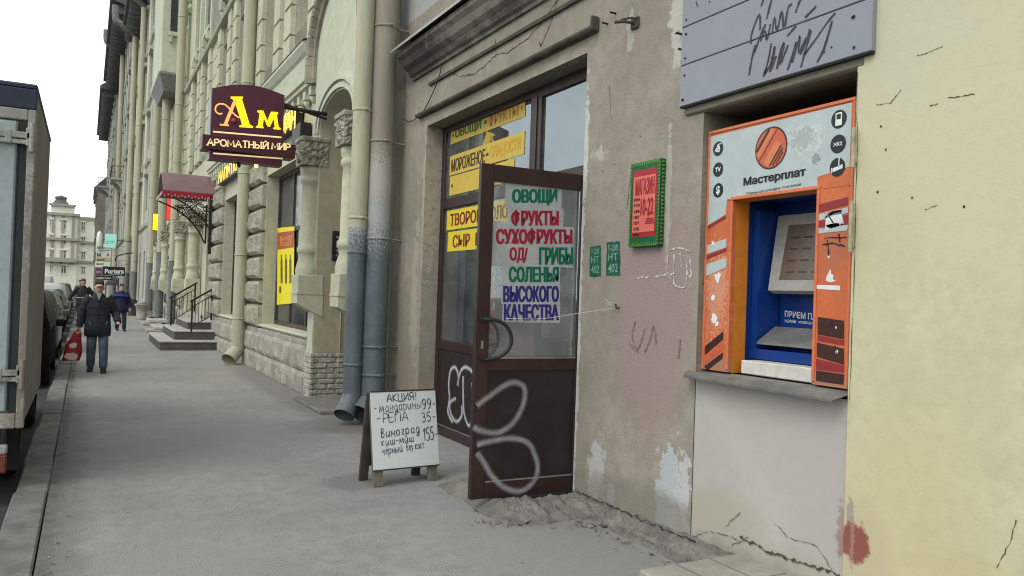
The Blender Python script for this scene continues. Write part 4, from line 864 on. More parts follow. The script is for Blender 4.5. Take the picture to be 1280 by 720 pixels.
prof = [(.0, 0), (-.05, 0), (-.07, .05), (-.14, .09), (-.16, .14), (0, .17)]
gp = [(12.74, 4.98)]+[(y, z) for y, z in gable]
for i in range(len(gp)-1):
    (ya_, za_), (yb_, zb_) = gp[i], gp[i+1]; d = V((0, yb_-ya_, zb_-za_)).normalized(); nn = V((0, d.z, -d.y))
    if nn.dot(V((0, ya_-11.5, za_-5))) < 0: nn = -nn
    A = [V((GW+dx, ya_, za_))+nn*h for dx, h in prof]; Bq = [V((GW+dx, yb_, zb_))+nn*h for dx, h in prof]
    for k in range(len(prof)-1): w.quad(A[k], A[k+1], Bq[k+1], Bq[k])
    if i == 0: w.poly(A)
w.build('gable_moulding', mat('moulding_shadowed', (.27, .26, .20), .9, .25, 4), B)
# columns on corbels with rough capitals
def column(x, y, parent=B, s=1.0, zb=1.27, zt=3.98):
    w = MB(); r = .15*s; hw = .2*s
    w.lathe((x, y, zb), [(r*1.28, .64), (r*1.32, .72), (r*1.2, .80), (r*1.0, .9), (r*1.12, .98), (r*1.22, 1.0), (r*1.22, 1.06), (r*1.08, 1.09), (r*1.0, 1.13), (r*.96, 1.9), (r*.92, 2.06), (r*1.12, 2.09), (r*1.12, 2.16), (r*.98, 2.18), (r*1.16, 2.23), (r*1.16, 2.32), (r*1.0, 2.34)], 22)
    w.box(x-hw, x+hw, y-hw, y+hw, zb+.36, zb+.64, 0, .01); w.box(x-hw*1.04, x+hw, y-hw*1.04, y+hw*1.04, zb+.34, zb+.37)
    w.prism([(x-hw, y-hw, zb+.34), (x-hw, y-hw, zb+.2), (x+hw*.9, y-hw, zb), (x+hw, y-hw, zb), (x+hw, y-hw, zb+.34)], (0, 2*hw, 0))
    c = w.build('column', CREAM, parent)
    w = MB(); hw = .205*s; n = 13; ztop = zt-zb
    for sgn, ax in ((-1, 0), (-1, 1), (1, 1)):
        vs = []
        for j in range(n+1):
            for i in range(n+1):
                u = -hw+2*hw*i/n; z = zb+2.34+(ztop-2.34)*j/n; e = (.045*mnoise.noise(V((u*15+y, z*15, ax*3+sgn)))+.05*mnoise.noise(V((u*33, z*33, 9+ax))))*(0 if i in (0, n) or j in (0, n) else 1)
                vs.append((x-hw-e, y+u, z) if ax == 0 else (x+u, y+sgn*(hw+e), z))
        w.add(vs, [(j*(n+1)+i, (j+1)*(n+1)+i, (j+1)*(n+1)+i+1, j*(n+1)+i+1) for j in range(n) for i in range(n)])
    w.quad((x-hw, y-hw, zt), (x+hw, y-hw, zt), (x+hw, y+hw, zt), (x-hw, y+hw, zt)); w.quad((x-hw, y-hw, zb+2.34), (x+hw, y-hw, zb+2.34), (x+hw, y+hw, zb+2.34), (x-hw, y+hw, zb+2.34))
    w.box(x-hw-.02, x+hw+.02, y-hw-.02, y+hw+.02, zt+.001, zt+.07, 0, .01)
    w.build('capital', mat('capital_stone', (.33, .32, .25), .95, .35, 9, .8, 40), c)
column(3.06, 12.58); column(3.10, 10.46); column(2.98, 27.3, s=1.1); column(2.98, 31.7, s=1.1); column(3.0, 38.2); column(3.0, 43.0)
# plinth of rough stone, threshold, sills
BRK = mat('bare_brick_stone', (.44, .415, .365), .95, .4, 9, 1, 30)
w = MB(); y = 12.75
while y < BEND-.1:
    L_ = random.uniform(.7, 1.1); L_ = min(L_, BEND-y)
    if not (24.6 < y+L_/2 < 26.2):
        for a, b in ((-.05, .36), (.36, .78)): chamfer_block(w, 3.18, y, y+L_, a, b+random.uniform(-.01, .01), .075, .012, .02)
    y += L_
w.box(3.16, FW+.05, 12.75, 24.7, .77, .86, 0, .01)
w.build('plinth', PLINTH, B)
w = MB()
for k in range(9):
    z0_ = -.02+k*.082; yo = .14*(k % 2)
    for j in range(4):
        xa = 3.115+j*.27-yo; xb = xa+.255
        if xb > 3.93: continue
        w.box(max(xa, 3.112), xb+random.uniform(-.03, .01), 12.365+random.uniform(-.012, .01), 12.398, z0_+random.uniform(0, .008), z0_+.072, 0, .012)
for k in range(9):
    z0_ = -.02+k*.082; w.box(GW-.03, GW+.02, 12.34, 12.55-.03*(k % 2), z0_, z0_+.072, 0, .006); w.box(GW-.03, GW+.02, 12.56-.03*(k % 2), 12.76, z0_, z0_+.072, 0, .006)
w.build('plinth_corner', BRK, B)
w = MB(); w.box(2.84, 3.9, 10.72, 12.3, -.02, .055, 0, .02); w.build('threshold', CONC, B)
w = MB(); w.box(GW+.25, GW+.46, 12.36, 12.391, 2.15, 2.62, 0, .01); ic = w.build('intercom', BLACK, B)
w = MB()
for i in range(5):
    for j in range(2): w.box(GW+.31+j*.07, GW+.35+j*.07, 12.356, 12.359, 2.22+i*.07, 2.26+i*.07)
w.build('intercom_button', STEEL, ic)
# windows of the ground storey
for (a, b, c, d, dp_) in gops:
    if d-c < 2.5 or b-a < 1.5 or dp_ > .4: continue
    win(B, FW+.24, a, b, c, d, WFR, FARGLASS, (.33, .66), (.62,), .08)
    w = MB(); w.box(FW-.06, FW+.24, a-.05, b+.05, c-.05, c-.004, 0, .01); w.build('sill', CREAM2, B)
w = MB(); w.quad((FW+.4, 24.75, .5), (FW+.4, 26.1, .5), (FW+.4, 26.1, 3.6), (FW+.4, 24.75, 3.6)); w.build('canopy_door', BROWND, B)
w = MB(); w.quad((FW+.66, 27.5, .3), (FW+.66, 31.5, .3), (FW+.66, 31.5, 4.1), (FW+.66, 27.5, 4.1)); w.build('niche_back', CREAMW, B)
w = MB(); w.quad((FW+.38, 43.2, .3), (FW+.38, 44.7, .3), (FW+.38, 44.7, 3.5), (FW+.38, 43.2, 3.5)); w.build('far_door', BROWND, B)
# rough stone piers
JOINTSHADE = mat('shaded_mortar', (.09, .085, .068), .95, .3, 6)  # shade of the deep joints painted as a dark mortar sheet behind the blocks
for (a, b) in ((16.98, 19.3), (22.65, 24.7), (32.1, 34.15), (36.95, 37.8), (38.6, 39.35), (42.25, 42.8)):
    w = MB(); z = .87
    while z < 4.3: chamfer_block(w, FW+.005, a, b, z, z+.475, .14, .022, .03, 14, 7); z += .5
    w.build('rusticated_pier', ROUGH, B)
    w = MB(); w.quad((FW-.035, a+.03, .86), (FW-.035, b-.03, .86), (FW-.035, b-.03, 4.36), (FW-.035, a+.03, 4.36)); w.build('shaded_mortar_bed', JOINTSHADE, B)
# hoods with dentils over the windows
def hood(y0, y1, x=2.90, z0=4.86):
    w = MB()
    pr_ = [(FW+.02, z0), (FW-.06, z0), (FW-.07, z0+.12), (x+.16, z0+.16), (x+.16, z0+.22), (x+.12, z0+.24), (x+.10, z0+.60), (x+.06, z0+.64), (x, z0+.74), (x, z0+.79), (FW+.02, z0+.93)]
    w.profY(pr_, y0, y1); h = w.build('window_hood', CREAM2, B)
    w = MB(); w.profY([(x-.01, z0+.795), (FW+.02, z0+.94), (FW+.02, z0+.952), (x-.01, z0+.81)], y0-.02, y1+.02); w.build('hood_tin', mat('dark_tin', (.07, .07, .068), .5, .2, metal=.3), h)
    w = MB(); y = y0+.12
    while y < y1-.2: w.box(x+.19, FW-.01, y, y+.14, z0-.02, z0+.135, 0, .01); w.lathe((x+.26, y+.07, z0-.14), [(.02, 0), (.06, .05), (.06, .1), (.03, .14)], 8); w.build('dentil', CREAM2, h); w = MB(); y += .42
hood(12.86, 16.3); hood(19.0, 25.3); hood(33.6, 38.0)
w = MB(); w.profY([(FW, 4.42), (FW-.05, 4.44), (FW-.07, 4.52), (FW-.03, 4.56), (FW, 4.58)], 16.35, BEND); w.build('belt_moulding', CREAM2, B)
# second storey: courses of smooth stone, protruding pilasters, windows
Z1, Z2, Z3 = 5.76, 9.1, 16.2
cs = [14.2, 17.05, 20.6, 23.4, 27.4, 30.2, 34.2, 43.2]
ops2 = [(c-.62, c+.62, 6.35, 8.5, .3) for c in cs]
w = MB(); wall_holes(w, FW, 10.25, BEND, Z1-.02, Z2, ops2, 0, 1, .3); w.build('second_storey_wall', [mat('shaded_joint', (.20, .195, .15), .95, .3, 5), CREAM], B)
w = MB(); h = .56
for k in range(6):
    z = Z1+.02+k*h
    edges = [12.2]
    for c in cs: edges += [c-1.25, c+1.25]
    edges.append(BEND)
    for i in range(0, len(edges), 2):
        a, b = edges[i], edges[i+1]
        if b-a < .3: continue
        n = max(1, round((b-a)/1.3))
        for j in range(n): chamfer_block(w, FW-.002, a+(b-a)*j/n, a+(b-a)*(j+1)/n, z, z+h-.012, .045, .018, 0, 1, 1)
    for c in cs:
        for a, b in ((c-1.24, c-.64), (c+.64, c+1.24)): chamfer_block(w, FW-.002, a, b, z, z+h-.012, .16, .022, 0, 1, 1)
w.build('smooth_rustication', CREAM, B)
for c in cs: win(B, FW+.24, c-.62, c+.62, 6.35, 8.5, WFW, FARGLASS)
w = MB(); w.profY([(FW, Z2-.05), (FW-.16, Z2-.02), (FW-.2, Z2+.06), (FW-.14, Z2+.1), (FW, Z2+.14)], 10.3, 36.3); w.build('storey_band', CREAM2, B)
# upper storeys: pebbledash field between smooth piers
ops3 = [(c-.6, c+.6, z, z+2.1, .25) for c in cs if not 35 < c < 42 for z in (9.9, 13.2)]
w = MB(); wall_holes(w, FW, 10.25, 29.2, Z2, Z3, [o for o in ops3 if o[1] < 29.2]); w.build('pebbledash_field', PEBBLE, B)
w = MB(); wall_holes(w, FW, 29.2, BEND, Z2, Z3, [o for o in ops3 if o[0] > 29.2]); w.build('upper_wall', CREAM, B)
for (a, b, c, d, _) in ops3:
    win(B, FW+.2, a, b, c, d, WFW, FARGLASS)
w = MB()
for c in cs:
    if 35 < c < 42: continue
    for z in (9.9, 13.2):
        w = MB()
        for a, b in ((c-.86, c-.62), (c+.62, c+.86)): w.box(FW-.08, FW+.02, a, b, z-.5, z+2.3, 0, .01)
        w.profY([(FW, z+2.32), (FW-.12, z+2.36), (FW-.2, z+2.46), (FW-.1, z+2.54), (FW, z+2.58)], c-.95, c+.95); w.box(FW-.14, FW, c-.75, c+.75, z-.12, z-.005, 0, .01)
        w.box(FW-.18, FW, c-.6, c-.45, z-.42, z-.125, 0, .02); w.box(FW-.18, FW, c+.45, c+.6, z-.42, z-.125, 0, .02); w.build('window_surround', CREAM2, B)
w = MB(); w.profY([(FW, Z3), (FW-.15, Z3+.05), (FW-.2, Z3+.3), (FW-.55, Z3+.5), (FW-.85, Z3+.65), (FW-.9, Z3+.85), (FW+.5, Z3+1.0)], 10.3, BEND); w.build('main_cornice', CREAM2, B)
# oriel
w = MB(); o0, o1, ox = 36.4, 41.2, 2.38
lo = [(FW, o0), (ox+.05, o0), (ox, o0+.15), (ox, o1-.6), (FW, o1)]
for i in range(4):
    (xa, ya_), (xb, yb_) = lo[i], lo[i+1]; w.quad((xa, ya_, 10.6), (xb, yb_, 10.6), (xb, yb_, 16), (xa, ya_, 16))
w.poly([(x, y, 16) for x, y in lo]); orl = w.build('oriel', CREAM2, B)
w = MB()
for i in range(4):
    (xa, ya_), (xb, yb_) = lo[i], lo[i+1]; k = lambda x, y: (FW-(FW-x)*.75, o0+.5+(y-o0)*.8, 9.9)
    w.quad((xa-.03, ya_-.05, 10.6), (xb-.03, yb_-.05, 10.6), (xb-.03, yb_-.05, 10.5), (xa-.03, ya_-.05, 10.5)); w.quad((xa-.02, ya_-.04, 10.5), (xb-.02, yb_-.04, 10.5), k(xb, yb_), k(xa, ya_))
w.poly([(FW, o0-.05, 10.6), (ox, o0-.05, 10.6), (ox, o1, 10.6), (FW, o1, 10.6)]); w.poly([k(x, y) for x, y in lo])
w.build('oriel_corbel', PEBBLE, orl)
w = MB(); w.box(2.72, 2.98, o0-.03, o0+.02, 12.3, 15.5); w.build('oriel_window', FARGLASS, orl); w = MB(); w.box(2.66, 3.04, o0-.16, o0+.02, 12.1, 12.28, 0, .02); w.box(2.70, 2.80, o0-.14, o0, 11.85, 12.1); w.build('oriel_sill', CREAM2, orl)
# yellow poster in the first window
po = empty('window_poster', (3.44, 15.3, 1.4), 'tall yellow and red poster in the first window of the cream house', 'poster')
PXX = FW+.232
q = lambda x, y: onX(x, y, PXX)
w = MB(); w.poly([q(346, 381), q(367, 379), q(368, 283), (q(347, 285))]); w.build('yellow_sheet', mat('poster_yellow', (.80, .66, .0), .5, .04), po)
q = lambda x, y: onX(x, y, PXX-.004)
w = MB(); w.poly([q(347, 312), q(367, 309), q(368, 288), q(347, 291)]); w.build('red_field', mat('poster_red', (.38, .06, .03), .5, .15), po)
q = lambda x, y: onX(x, y, PXX-.008)
w = MB(); nn_ = 0
for s_, yy in (('ВИНО', 302), ('СКИДКИ', 309)): text_mb(w, s_, q(350, yy), q(365, yy-1.5)-q(350, yy), q(350, yy-6)-q(350, yy), .03)
w.build('lettering', mat('poster_orange', (.75, .28, .03), .5), po)
w = MB()
for x in (351.5, 357, 362.5): w.prism([q(x-.9, 354), q(x+1.2, 353.5), q(x+1.2, 326), q(x+.5, 322), q(x+.5, 318), q(x-.3, 318), q(x-.3, 322), q(x-.9, 326)], (.002, 0, 0))
w.prism([q(349, 366), q(351, 366), q(351, 358), q(349, 358)], (.002, 0, 0)); w.build('bottle_print', mat('bottle_print', (.10, .08, .02), .5), po)
# downpipes of the house and beyond
PP = 'downpipes along the cream house'
downpipe(3.0, 18.4, .142, 16.5, .9, .34, PCREAM, PCREAM, 'cream downpipe with slanted spout on the rough stone pier', FW, (-.22, -.2, -.24), (1.0, 2.4, 4.2, 6.2, 8.2), PP)
downpipe(2.9, 33.2, .15, 16.5, 2.6, .3, PCREAM, PGREY, 'cream downpipe with dark foot just past the red canopy', FW, (-.2, -.2, -.2), (1.4, 2.6, 4.2, 6.4, 8.6, 12), PP)
downpipe(2.86, 38.6, .18, 16.5, 3.1, .3, PCREAM, PGREY, 'cream downpipe with dark foot between the portal columns and the far oriel', FW, (-.2, -.2, -.2), (1.4, 3.1, 6.2, 9, 12), PP)
downpipe(2.9, 45.6, .17, 16.8, 2.8, .3, PCREAM, PGREY, 'pale downpipe with dark foot at the far end of the cream house', FW, None, (1.4, 3.1, 6.2, 9, 12), PP)

# ------------------------------------------------------------------ lit fascia letters
fs_ = empty('lit_shop_letters', (3.1, 14, 4.4), 'row of glowing yellow letters on the cream house behind the wine-red sign', 'sign')
for q_ in ((3.02, 3.20, 13.3, 13.89, 4.05, 4.45), (3.05, 3.20, 13.9, 16.8, 4.5, 4.84), (3.05, 3.2, 19.4, 22.9, 4.42, 4.82)): w = MB(); w.box(*q_); w.build('backing', BROWND, fs_)
LIT = mat('lit_yellow', (.8, .5, .05), .5, .05, emit=(1, .62, .04), estr=.75)
w = MB()
text_mb(w, 'ВИН', onX(350, 170, 3.0), onX(369, 160, 3.0)-onX(350, 170, 3.0), V((0, 0, .36)), .035)
text_mb(w, 'НАПИТКИ', (3.045, 16.7, 4.53), V((0, -2.7, 0)), V((0, 0, .28)), .035); text_mb(w, 'НАПИТКИ', (3.045, 22.8, 4.46), V((0, -3.3, 0)), V((0, 0, .32)), .035)
w.build('lettering', LIT, fs_)

# ------------------------------------------------------------------ the wine shop's projecting sign
sg = empty('projecting_sign', (2.9, 12.0, 3.7), 'wine-red lit sign with big yellow letters on an arm over the pavement', 'sign')
SY = 12.0
WINE = mat('wine_red', (.085, .012, .03), .45, .1, 2, spec=.4); WINED = mat('wine_dark', (.05, .009, .012), .45, .1, 2, spec=.4)
sp = lambda x, y, o=0: onY(x, y, SY-o)
a, b = sp(264, 170), sp(354, 178); zlo = sp(300, 200).z-.03
x0, x1 = sp(265, 130).x, sp(355, 140).x; ztl, ztr = sp(265, 110).z, sp(355, 119).z
top = [V((x0+(x1-x0)*i/14, SY, ztl+(ztr-ztl)*i/14+.10*math.sin(math.pi*i/14))) for i in range(15)]
w = MB(); w.prism([V((x0, SY, zlo)), V((x1, SY, zlo))]+top[::-1], (0, .22, 0)); w.build('upper_box', WINE, sg)
w = MB(); w.tube([p+V((0, .11, .0)) for p in top], .012, 6); w.box(x0-.015, x0-.001, SY-.004, SY+.224, zlo, ztl); w.build('edge_profile', mat('sign_edge', (.22, .2, .2), .4), sg)
bl_, br_, tl_ = sp(252, 186), sp(368, 200), sp(252, 168)
w = MB(); w.box(bl_.x, br_.x, SY-.055, SY+.275, bl_.z-.0, tl_.z+.0, 0, .006); w.build('name_box', WINED, sg)
GOLD = mat('lit_gold', (.85, .55, .02), .5, .03, emit=(1, .66, .0), estr=.55); CRM = mat('lit_cream', (.85, .62, .36), .5, .03, emit=(1, .72, .38), estr=.35); ORL = mat('lit_orange', (.85, .45, .16), .5, .03, emit=(1, .45, .12), estr=.4)
def zq(l): return [sp(245+x*140/775, 95+y*130/720, .004) for x, y in l]          # read off an enlarged crop of the photo
w = MB()
def flat(l): w.prism(zq(l), (0, .006, 0))
flat([(240, 142), (325, 142), (325, 155), (318, 160), (372, 335), (395, 348), (395, 360), (300, 354), (300, 342), (318, 336), (306, 294), (268, 178), (252, 160), (240, 155)])
flat([(425, 238), (465, 238), (475, 262), (495, 308), (512, 262), (520, 246), (568, 250), (568, 264), (560, 268), (572, 352), (586, 362), (586, 372), (535, 368), (535, 358), (545, 352), (538, 296), (512, 352), (494, 348), (470, 292), (462, 346), (468, 354), (468, 362), (415, 358), (415, 348), (428, 342), (440, 256), (425, 250)])
w.build('big_letters', GOLD, sg)
w = MB()
w.ribbon(smooth_path(zq([(182, 258), (160, 262), (136, 242), (138, 210), (165, 193), (200, 198), (228, 222), (262, 262), (300, 290)]), 5), NY, .022)
w.ribbon(smooth_path([p+V((0, -.001, 0)) for p in zq([(272, 168), (238, 250), (202, 338)])], 4), NY, .046); flat([(165, 330), (228, 336), (228, 348), (165, 342)])
w.build('letter_flourish', ORL, sg)
w = MB(); cc = zq([(262, 312)])[0]; w.lathe((cc.x, cc.y+.01, cc.z-.045), [(.001, 0), (.034, .015), (.045, .045), (.034, .075), (.001, .09)], 14); w.build('berry', mat('berry', (.35, .03, .07), .4), sg)
w = MB()
for l in ([(118, 385), (592, 425)], [(118, 535), (600, 572)]): w.ribbon(zq(l), NY, .022)
w.build('neon_line', CRM, sg)
w = MB(); zr = lambda l: [p+V((0, -.055, 0)) for p in zq(l)]
p0, p1, p2 = zr([(75, 482), (498, 508), (75, 438)]); pen(w, 'АРОМАТНЫЙ', p0, p1-p0, p2-p0, .019, NY, .15)
p0, p1, p2 = zr([(520, 508), (648, 518), (520, 466)]); pen(w, 'МИР', p0, p1-p0, p2-p0, .019, NY, .15)
w.build('lettering', CRM, sg)
w = MB(); w.tube([sp(356, 132)+V((0, .1, 0)), (3.14, SY+.1, sp(356, 132).z-.02)], .03, 8); w.tube([sp(356, 128)+V((0, .1, 0)), (3.14, SY+.1, sp(356, 140).z)], .02, 8); w.build('arm', IRON, sg)
for u in (300, 322): w = MB(); p = sp(u, 203); w.lathe((p.x, SY+.1, p.z-.06), [(.02, 0), (.03, .03), (.02, .08)], 8); w.build('spot_lamp', mat('lamp_glow', (.8, .6, .2), .5, emit=(1, .65, .2), estr=1.5) if u == 322 else IRON, sg)

# ------------------------------------------------------------------ red canopy, steps, railings
cn = empty('entrance_canopy', (3.1, 24.9, 4.2), 'red glass barrel canopy with iron scrolls over the stone steps', 'canopy')
CY0, CY1, CX0, CX1 = 24.1, 26.3, 1.78, 3.2
CANG = mat('canopy_roof', (.20, .12, .13), .25, .12, 2, spec=.5)
w = MB(); n = 10
ar = [(CY0+(CY1-CY0)*i/n, 4.30+.62*math.sin(math.pi*i/n)) for i in range(n+1)]
for i in range(n): (p, q), (r_, s_) = ar[i], ar[i+1]; w.prism([(CX0, p, q), (CX1, p, q), (CX1, r_, s_), (CX0, r_, s_)], (0, 0, .02))
w.build('roof', CANG, cn)
w = MB(); w.box(CX0, CX1, CY0-.02, CY0+.01, 4.20, 4.30); w.box(CX0-.02, CX0+.0, CY0, CY1, 4.20, 4.29); w.build('valance', mat('canopy_valance', (.16, .010, .02), .4, .1, emit=(.9, .03, .06), estr=.06), cn)
w = MB()
for i in range(16): w.lathe((CX0+.05+(CX1-CX0-.1)*i/15, CY0-.02, 4.13+.03*(i % 2)), [(.01, 0), (.028, .02), (.01, .05)], 6)
w.build('lamp_string', mat('canopy_lamp', (.5, .1, .1), .5, emit=(1, .12, .12), estr=.25), cn)
for yy in (CY0, CY1):
    w = MB(); w.tube([(3.2, yy, 3.0), (3.2, yy, 4.2)], .03, 6); w.tube(smooth_path([(3.18, yy, 3.0), (2.9, yy, 3.5), (2.4, yy, 3.95), (CX0+.05, yy, 4.2)], 5), .022, 6)
    for k in range(7):
        cx, cz, r = 3.1-k*.13, 3.28+.085*k, .09+.02*(k % 3)
        w.tube([(cx+r*(1-i/16)*math.cos(i*.75), yy, cz+.25+r*(1-i/16)*math.sin(i*.75)) for i in range(14)], .014, 5)
        w.tube([(cx+.1+r*(1-i/16)*math.cos(-i*.75), yy, min(cz+.42, 4.08)+r*.6*(1-i/16)*math.sin(-i*.75)) for i in range(14)], .014, 5)
    w.build('scroll_bracket', IRON, cn)
w = MB(); w.box(3.0, 3.21, CY0-.03, CY0+.03, 2.6, 4.25); w.build('iron_side_panel', IRON, cn)
STEP = mat('step_stone', (.40, .39, .365), .9, .15, 3, .3, 50); 
st = empty('entrance_steps', (2.3, 23.5, 0), 'three grey stone steps up to the door under the red canopy', 'steps')
for i, (xa, ya_, yb_, z) in enumerate(((1.72, 22.3, 26.4, .24), (2.1, 22.9, 26.5, .48), (2.5, 23.6, 26.6, .70))):
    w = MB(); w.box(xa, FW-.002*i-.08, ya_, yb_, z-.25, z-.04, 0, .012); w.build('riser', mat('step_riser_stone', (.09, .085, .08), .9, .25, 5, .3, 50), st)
    w = MB(); w.box(xa-.02, FW-.002*i-.08, ya_-.02, yb_+.01, z-.039, z, 0, .012); w.build('step', STEP, st)
def railing(p, q, label):
    p, q = V(p), V(q); t = empty('stair_railing', p, label, 'railing', 'railings of the stone steps')
    w = MB(); H = V((0, 0, .85)); w.tube([p, p+H], .025, 8); w.tube([q, q+H], .025, 8); w.build('post', IRON, t)
    w = MB(); w.tube([p+H+(p-q)*.08, q+H+(q-p)*.08], .026, 8); w.tube([p+H*.8, q+H*.8], .014, 6); w.tube([p+H*.15, q+H*.15], .014, 6); w.build('handrail', IRON, t)
    w = MB()
    for i in range(1, 6): r = p.lerp(q, i/6); w.tube([r+H*.15, r+H*.8], .009, 5)
    w.build('baluster', IRON, t)
railing((2.25, 25.7, .48), (2.95, 26.2, .9), 'black iron railing on the far side of the stone steps'); railing((2.52, 22.9, .44), (3.1, 23.6, .75), 'black iron railing on the near side of the stone steps')
for (x, y, l, h, lb) in ((2.2, 31.6, 2.6, .2, 'low stone doorstep slab beyond the steps of the red canopy'), (2.35, 36.5, 2.2, .24, 'grey stone doorstep slab beside the dark pipe feet')):
    d = empty('doorstep_slab', (x, y, 0), lb, 'doorstep'); w = MB(); w.box(x-.3, 3.1, y-l/2, y+l/2, -.01, h*.5, 0, .02); w.build('lower_slab', PLINTH, d); w = MB(); w.box(x-.05, 3.09, y-l/2+.2, y+l/2-.1, h*.5, h, 0, .02); w.build('upper_slab', STEP, d)
# lit yellow and red boxes at the far portal
for (X, px0, py0, px1, py1, c_, lb) in ((2.7, 190, 267, 198, 288, (1, .8, .02), 'small glowing yellow sign far down the cream house'), (2.75, 207, 243, 215, 275, (.7, .05, .04), 'small glowing red sign left of the canopy scrolls')):
    p = onX(px0, py1, X); q = onX(px1, py0, X); ln = empty('lit_sign', p, lb, 'sign')
    yy = (p.y+q.y)/2; p, q = onY(px0, py1, yy), onY(px1, py0, yy)
    w = MB(); w.box(p.x, q.x, yy+.002, yy+.12, p.z, q.z, 0, .01); w.build('case', BROWND, ln); w = MB(); w.quad((p.x+.02, yy, p.z+.02), (q.x-.02, yy, p.z+.02), (q.x-.02, yy, q.z-.02), (p.x+.02, yy, q.z-.02)); w.build('lit_face', mat('lit_face_'+('red' if c_[1] < .3 else 'yellow'), c_, .5, .02, emit=c_, estr=.45), ln)
    w = MB(); w.box(q.x, 3.1, yy+.03, yy+.06, (p.z+q.z)/2, (p.z+q.z)/2+.04); w.build('arm', IRON, ln)

# ================================================================== HOUSES FARTHER DOWN THE STREET
def far_house(name, label, X, y0, y1, H, m, m2, floors, ebase, over, roofm, wsp=3.0, balcony=None, mats=(WFW, FARGLASS)):
    t = empty(name, (X, y0, 0), label, 'building')
    wins = []; fh = (H-5)/floors
    n = max(1, int((y1-y0-1)/wsp))
    for k in range(n):
        c = y0+(y1-y0)*(k+.5)/n
        wins.append((c-.65, c+.65, .9, 3.5, .25))
        for f in range(floors): wins.append((c-.6, c+.6, 5+f*fh+.7, 5+f*fh+fh-.8, .25))
    w = MB(); wall_holes(w, X, y0, y1, -.15, H, wins)
    w.quad((X, y0, -.15), (X+10, y0, -.15), (X+10, y0, H), (X, y0, H)); w.quad((X, y1, -.15), (X+10, y1, -.15), (X+10, y1, H), (X, y1, H)); w.quad((X, y0, H), (X+10, y0, H), (X+10, y1, H), (X, y1, H)); w.quad((X+.5, y0, -.15), (X+.5, y1, -.15), (X+.5, y1, H), (X+.5, y0, H))
    w.build('wall', m, t)
    src = {}
    for (a, b, c, d, _) in wins:
        key = round(d-c, 3)
        if key not in src: src[key] = (win(t, X+.2, a, b, c, d, *mats), a, c)
        else:
            s_, a0_, c0_ = src[key]; o = s_.copy(); COL.objects.link(o); o.location = s_.location+V((0, a-a0_, c-c0_)); 
            for ch in s_.children: q_ = ch.copy(); COL.objects.link(q_); q_.parent = o
    w = MB()
    for f in range(floors+1): z = 5+f*fh-.25; w.profY([(X, z), (X-.12, z+.04), (X-.18, z+.16), (X, z+.22)], y0, y1)
    for k in range(n):
        c = y0+(y1-y0)*(k+.5)/n
        for f in range(floors): z = 5+f*fh+fh-.78; w.profY([(X, z), (X-.16, z+.05), (X-.2, z+.18), (X, z+.24)], c-.8, c+.8)
        w.box(X-.1, X, c+.75, min(c+wsp-.75, y1), 5, H, 0)
    w.build('moulding', m2, t)
    w = MB(); w.profY([(X, H), (X-.2, H+.1), (X-over*.55, H+.35), (X-over, H+.5), (X-over, H+.72), (X+1.2, H+2.6), (X+10, H+2.6), (X+10, H)], y0+.02, y1-.02)
    y = y0+.5
    while y < y1: w.box(X-over*.85, X-.02, y, y+.18, H-.25, H+.32); y += 1.1
    w.build('roof', roofm, t)
    if balcony:
        for (ya_, z, d, l) in balcony:
            w = MB(); w.box(X-d, X, ya_, ya_+l, z, z+.16); w.prism([(X, ya_+.2, z-.8), (X-d*.8, ya_+.2, z), (X, ya_+.2, z)], (0, .2, 0)); w.prism([(X, ya_+l-.4, z-.8), (X-d*.8, ya_+l-.4, z), (X, ya_+l-.4, z)], (0, .2, 0)); bo = w.build('balcony', m2, t)
            w = MB(); w.box(X-d, X-d+.04, ya_, ya_+l, z+1.05, z+1.1); 
            for k in range(int(l/.25)): w.box(X-d+.005, X-d+.03, ya_+k*.25, ya_+k*.25+.03, z+.16, z+1.05)
            for yy in (ya_, ya_+l-.04):
                w.box(X-d, X, yy, yy+.04, z+1.05, z+1.1)
                for k in range(int(d/.2)): w.box(X-d+k*.2, X-d+k*.2+.03, yy, yy+.03, z+.16, z+1.05)
            w.build('balcony_railing', IRON, bo)
    return t
SLATE = mat('dark_slate', (.10, .10, .10), .7, .25, 2); GRYW = mat('grey_plaster', (.33, .325, .29), .9, .12, .8, .2, 30); GRYD = mat('dull_brown_plaster', (.20, .175, .15), .9, .2, .6, .2, 20); GRYG = mat('pale_grey_plaster', (.38, .38, .33), .9, .1, .8, .2, 30)
far_house('tall_house', 'pale grey house with dark deep eaves beyond the cream house', 2.75, 46.3, 62, 18.6, GRYG, CREAM2, 4, 0, 1.2, SLATE, 3.1)
far_house('tall_house', 'grey house under a dark overhanging roof in the middle distance', 2.3, 62.2, 88, 20.9, GRYW, GRYG, 5, 0, 1.55, SLATE, 3.2, [(70, 9.8, .9, 4)])
far_house('tall_house', 'grey house with a corbelled balcony above the shop signs', 1.95, 88.2, 117, 20.3, GRYW, GRYW, 5, 0, 1.45, SLATE, 3.2, [(100, 12.3, 1.2, 5)])
far_house('tall_house', 'dull brown corner house just right of the far cream building', .95, 126, 142, 14.2, GRYD, GRYD, 3, 0, .5, SLATE, 3.4)
for (x, y, r, zt, lb) in ((2.45, 52, .18, 18, 'pale downpipe on the pale grey house'), (2.35, 60, .2, 18.4, 'pale downpipe at the corner of the pale grey house'), (2.0, 74, .2, 20.6, 'grey downpipe below the dark roof far along the street')):
    t = downpipe(x, y, r, zt, 2.4, .2, PCREAM, PGREY, lb, x+.5, None, (3, 7, 11), None, 10)
    w = MB(); w.tube(smooth_path([(x, y, zt), (x-.1, y, zt+.2), (x-.9, y, zt+.7), (x-1.25, y, zt+1.0), (x-1.3, y, zt+1.9)], 4), r*1.1, 10); w.build('elbow', PGREY, t)
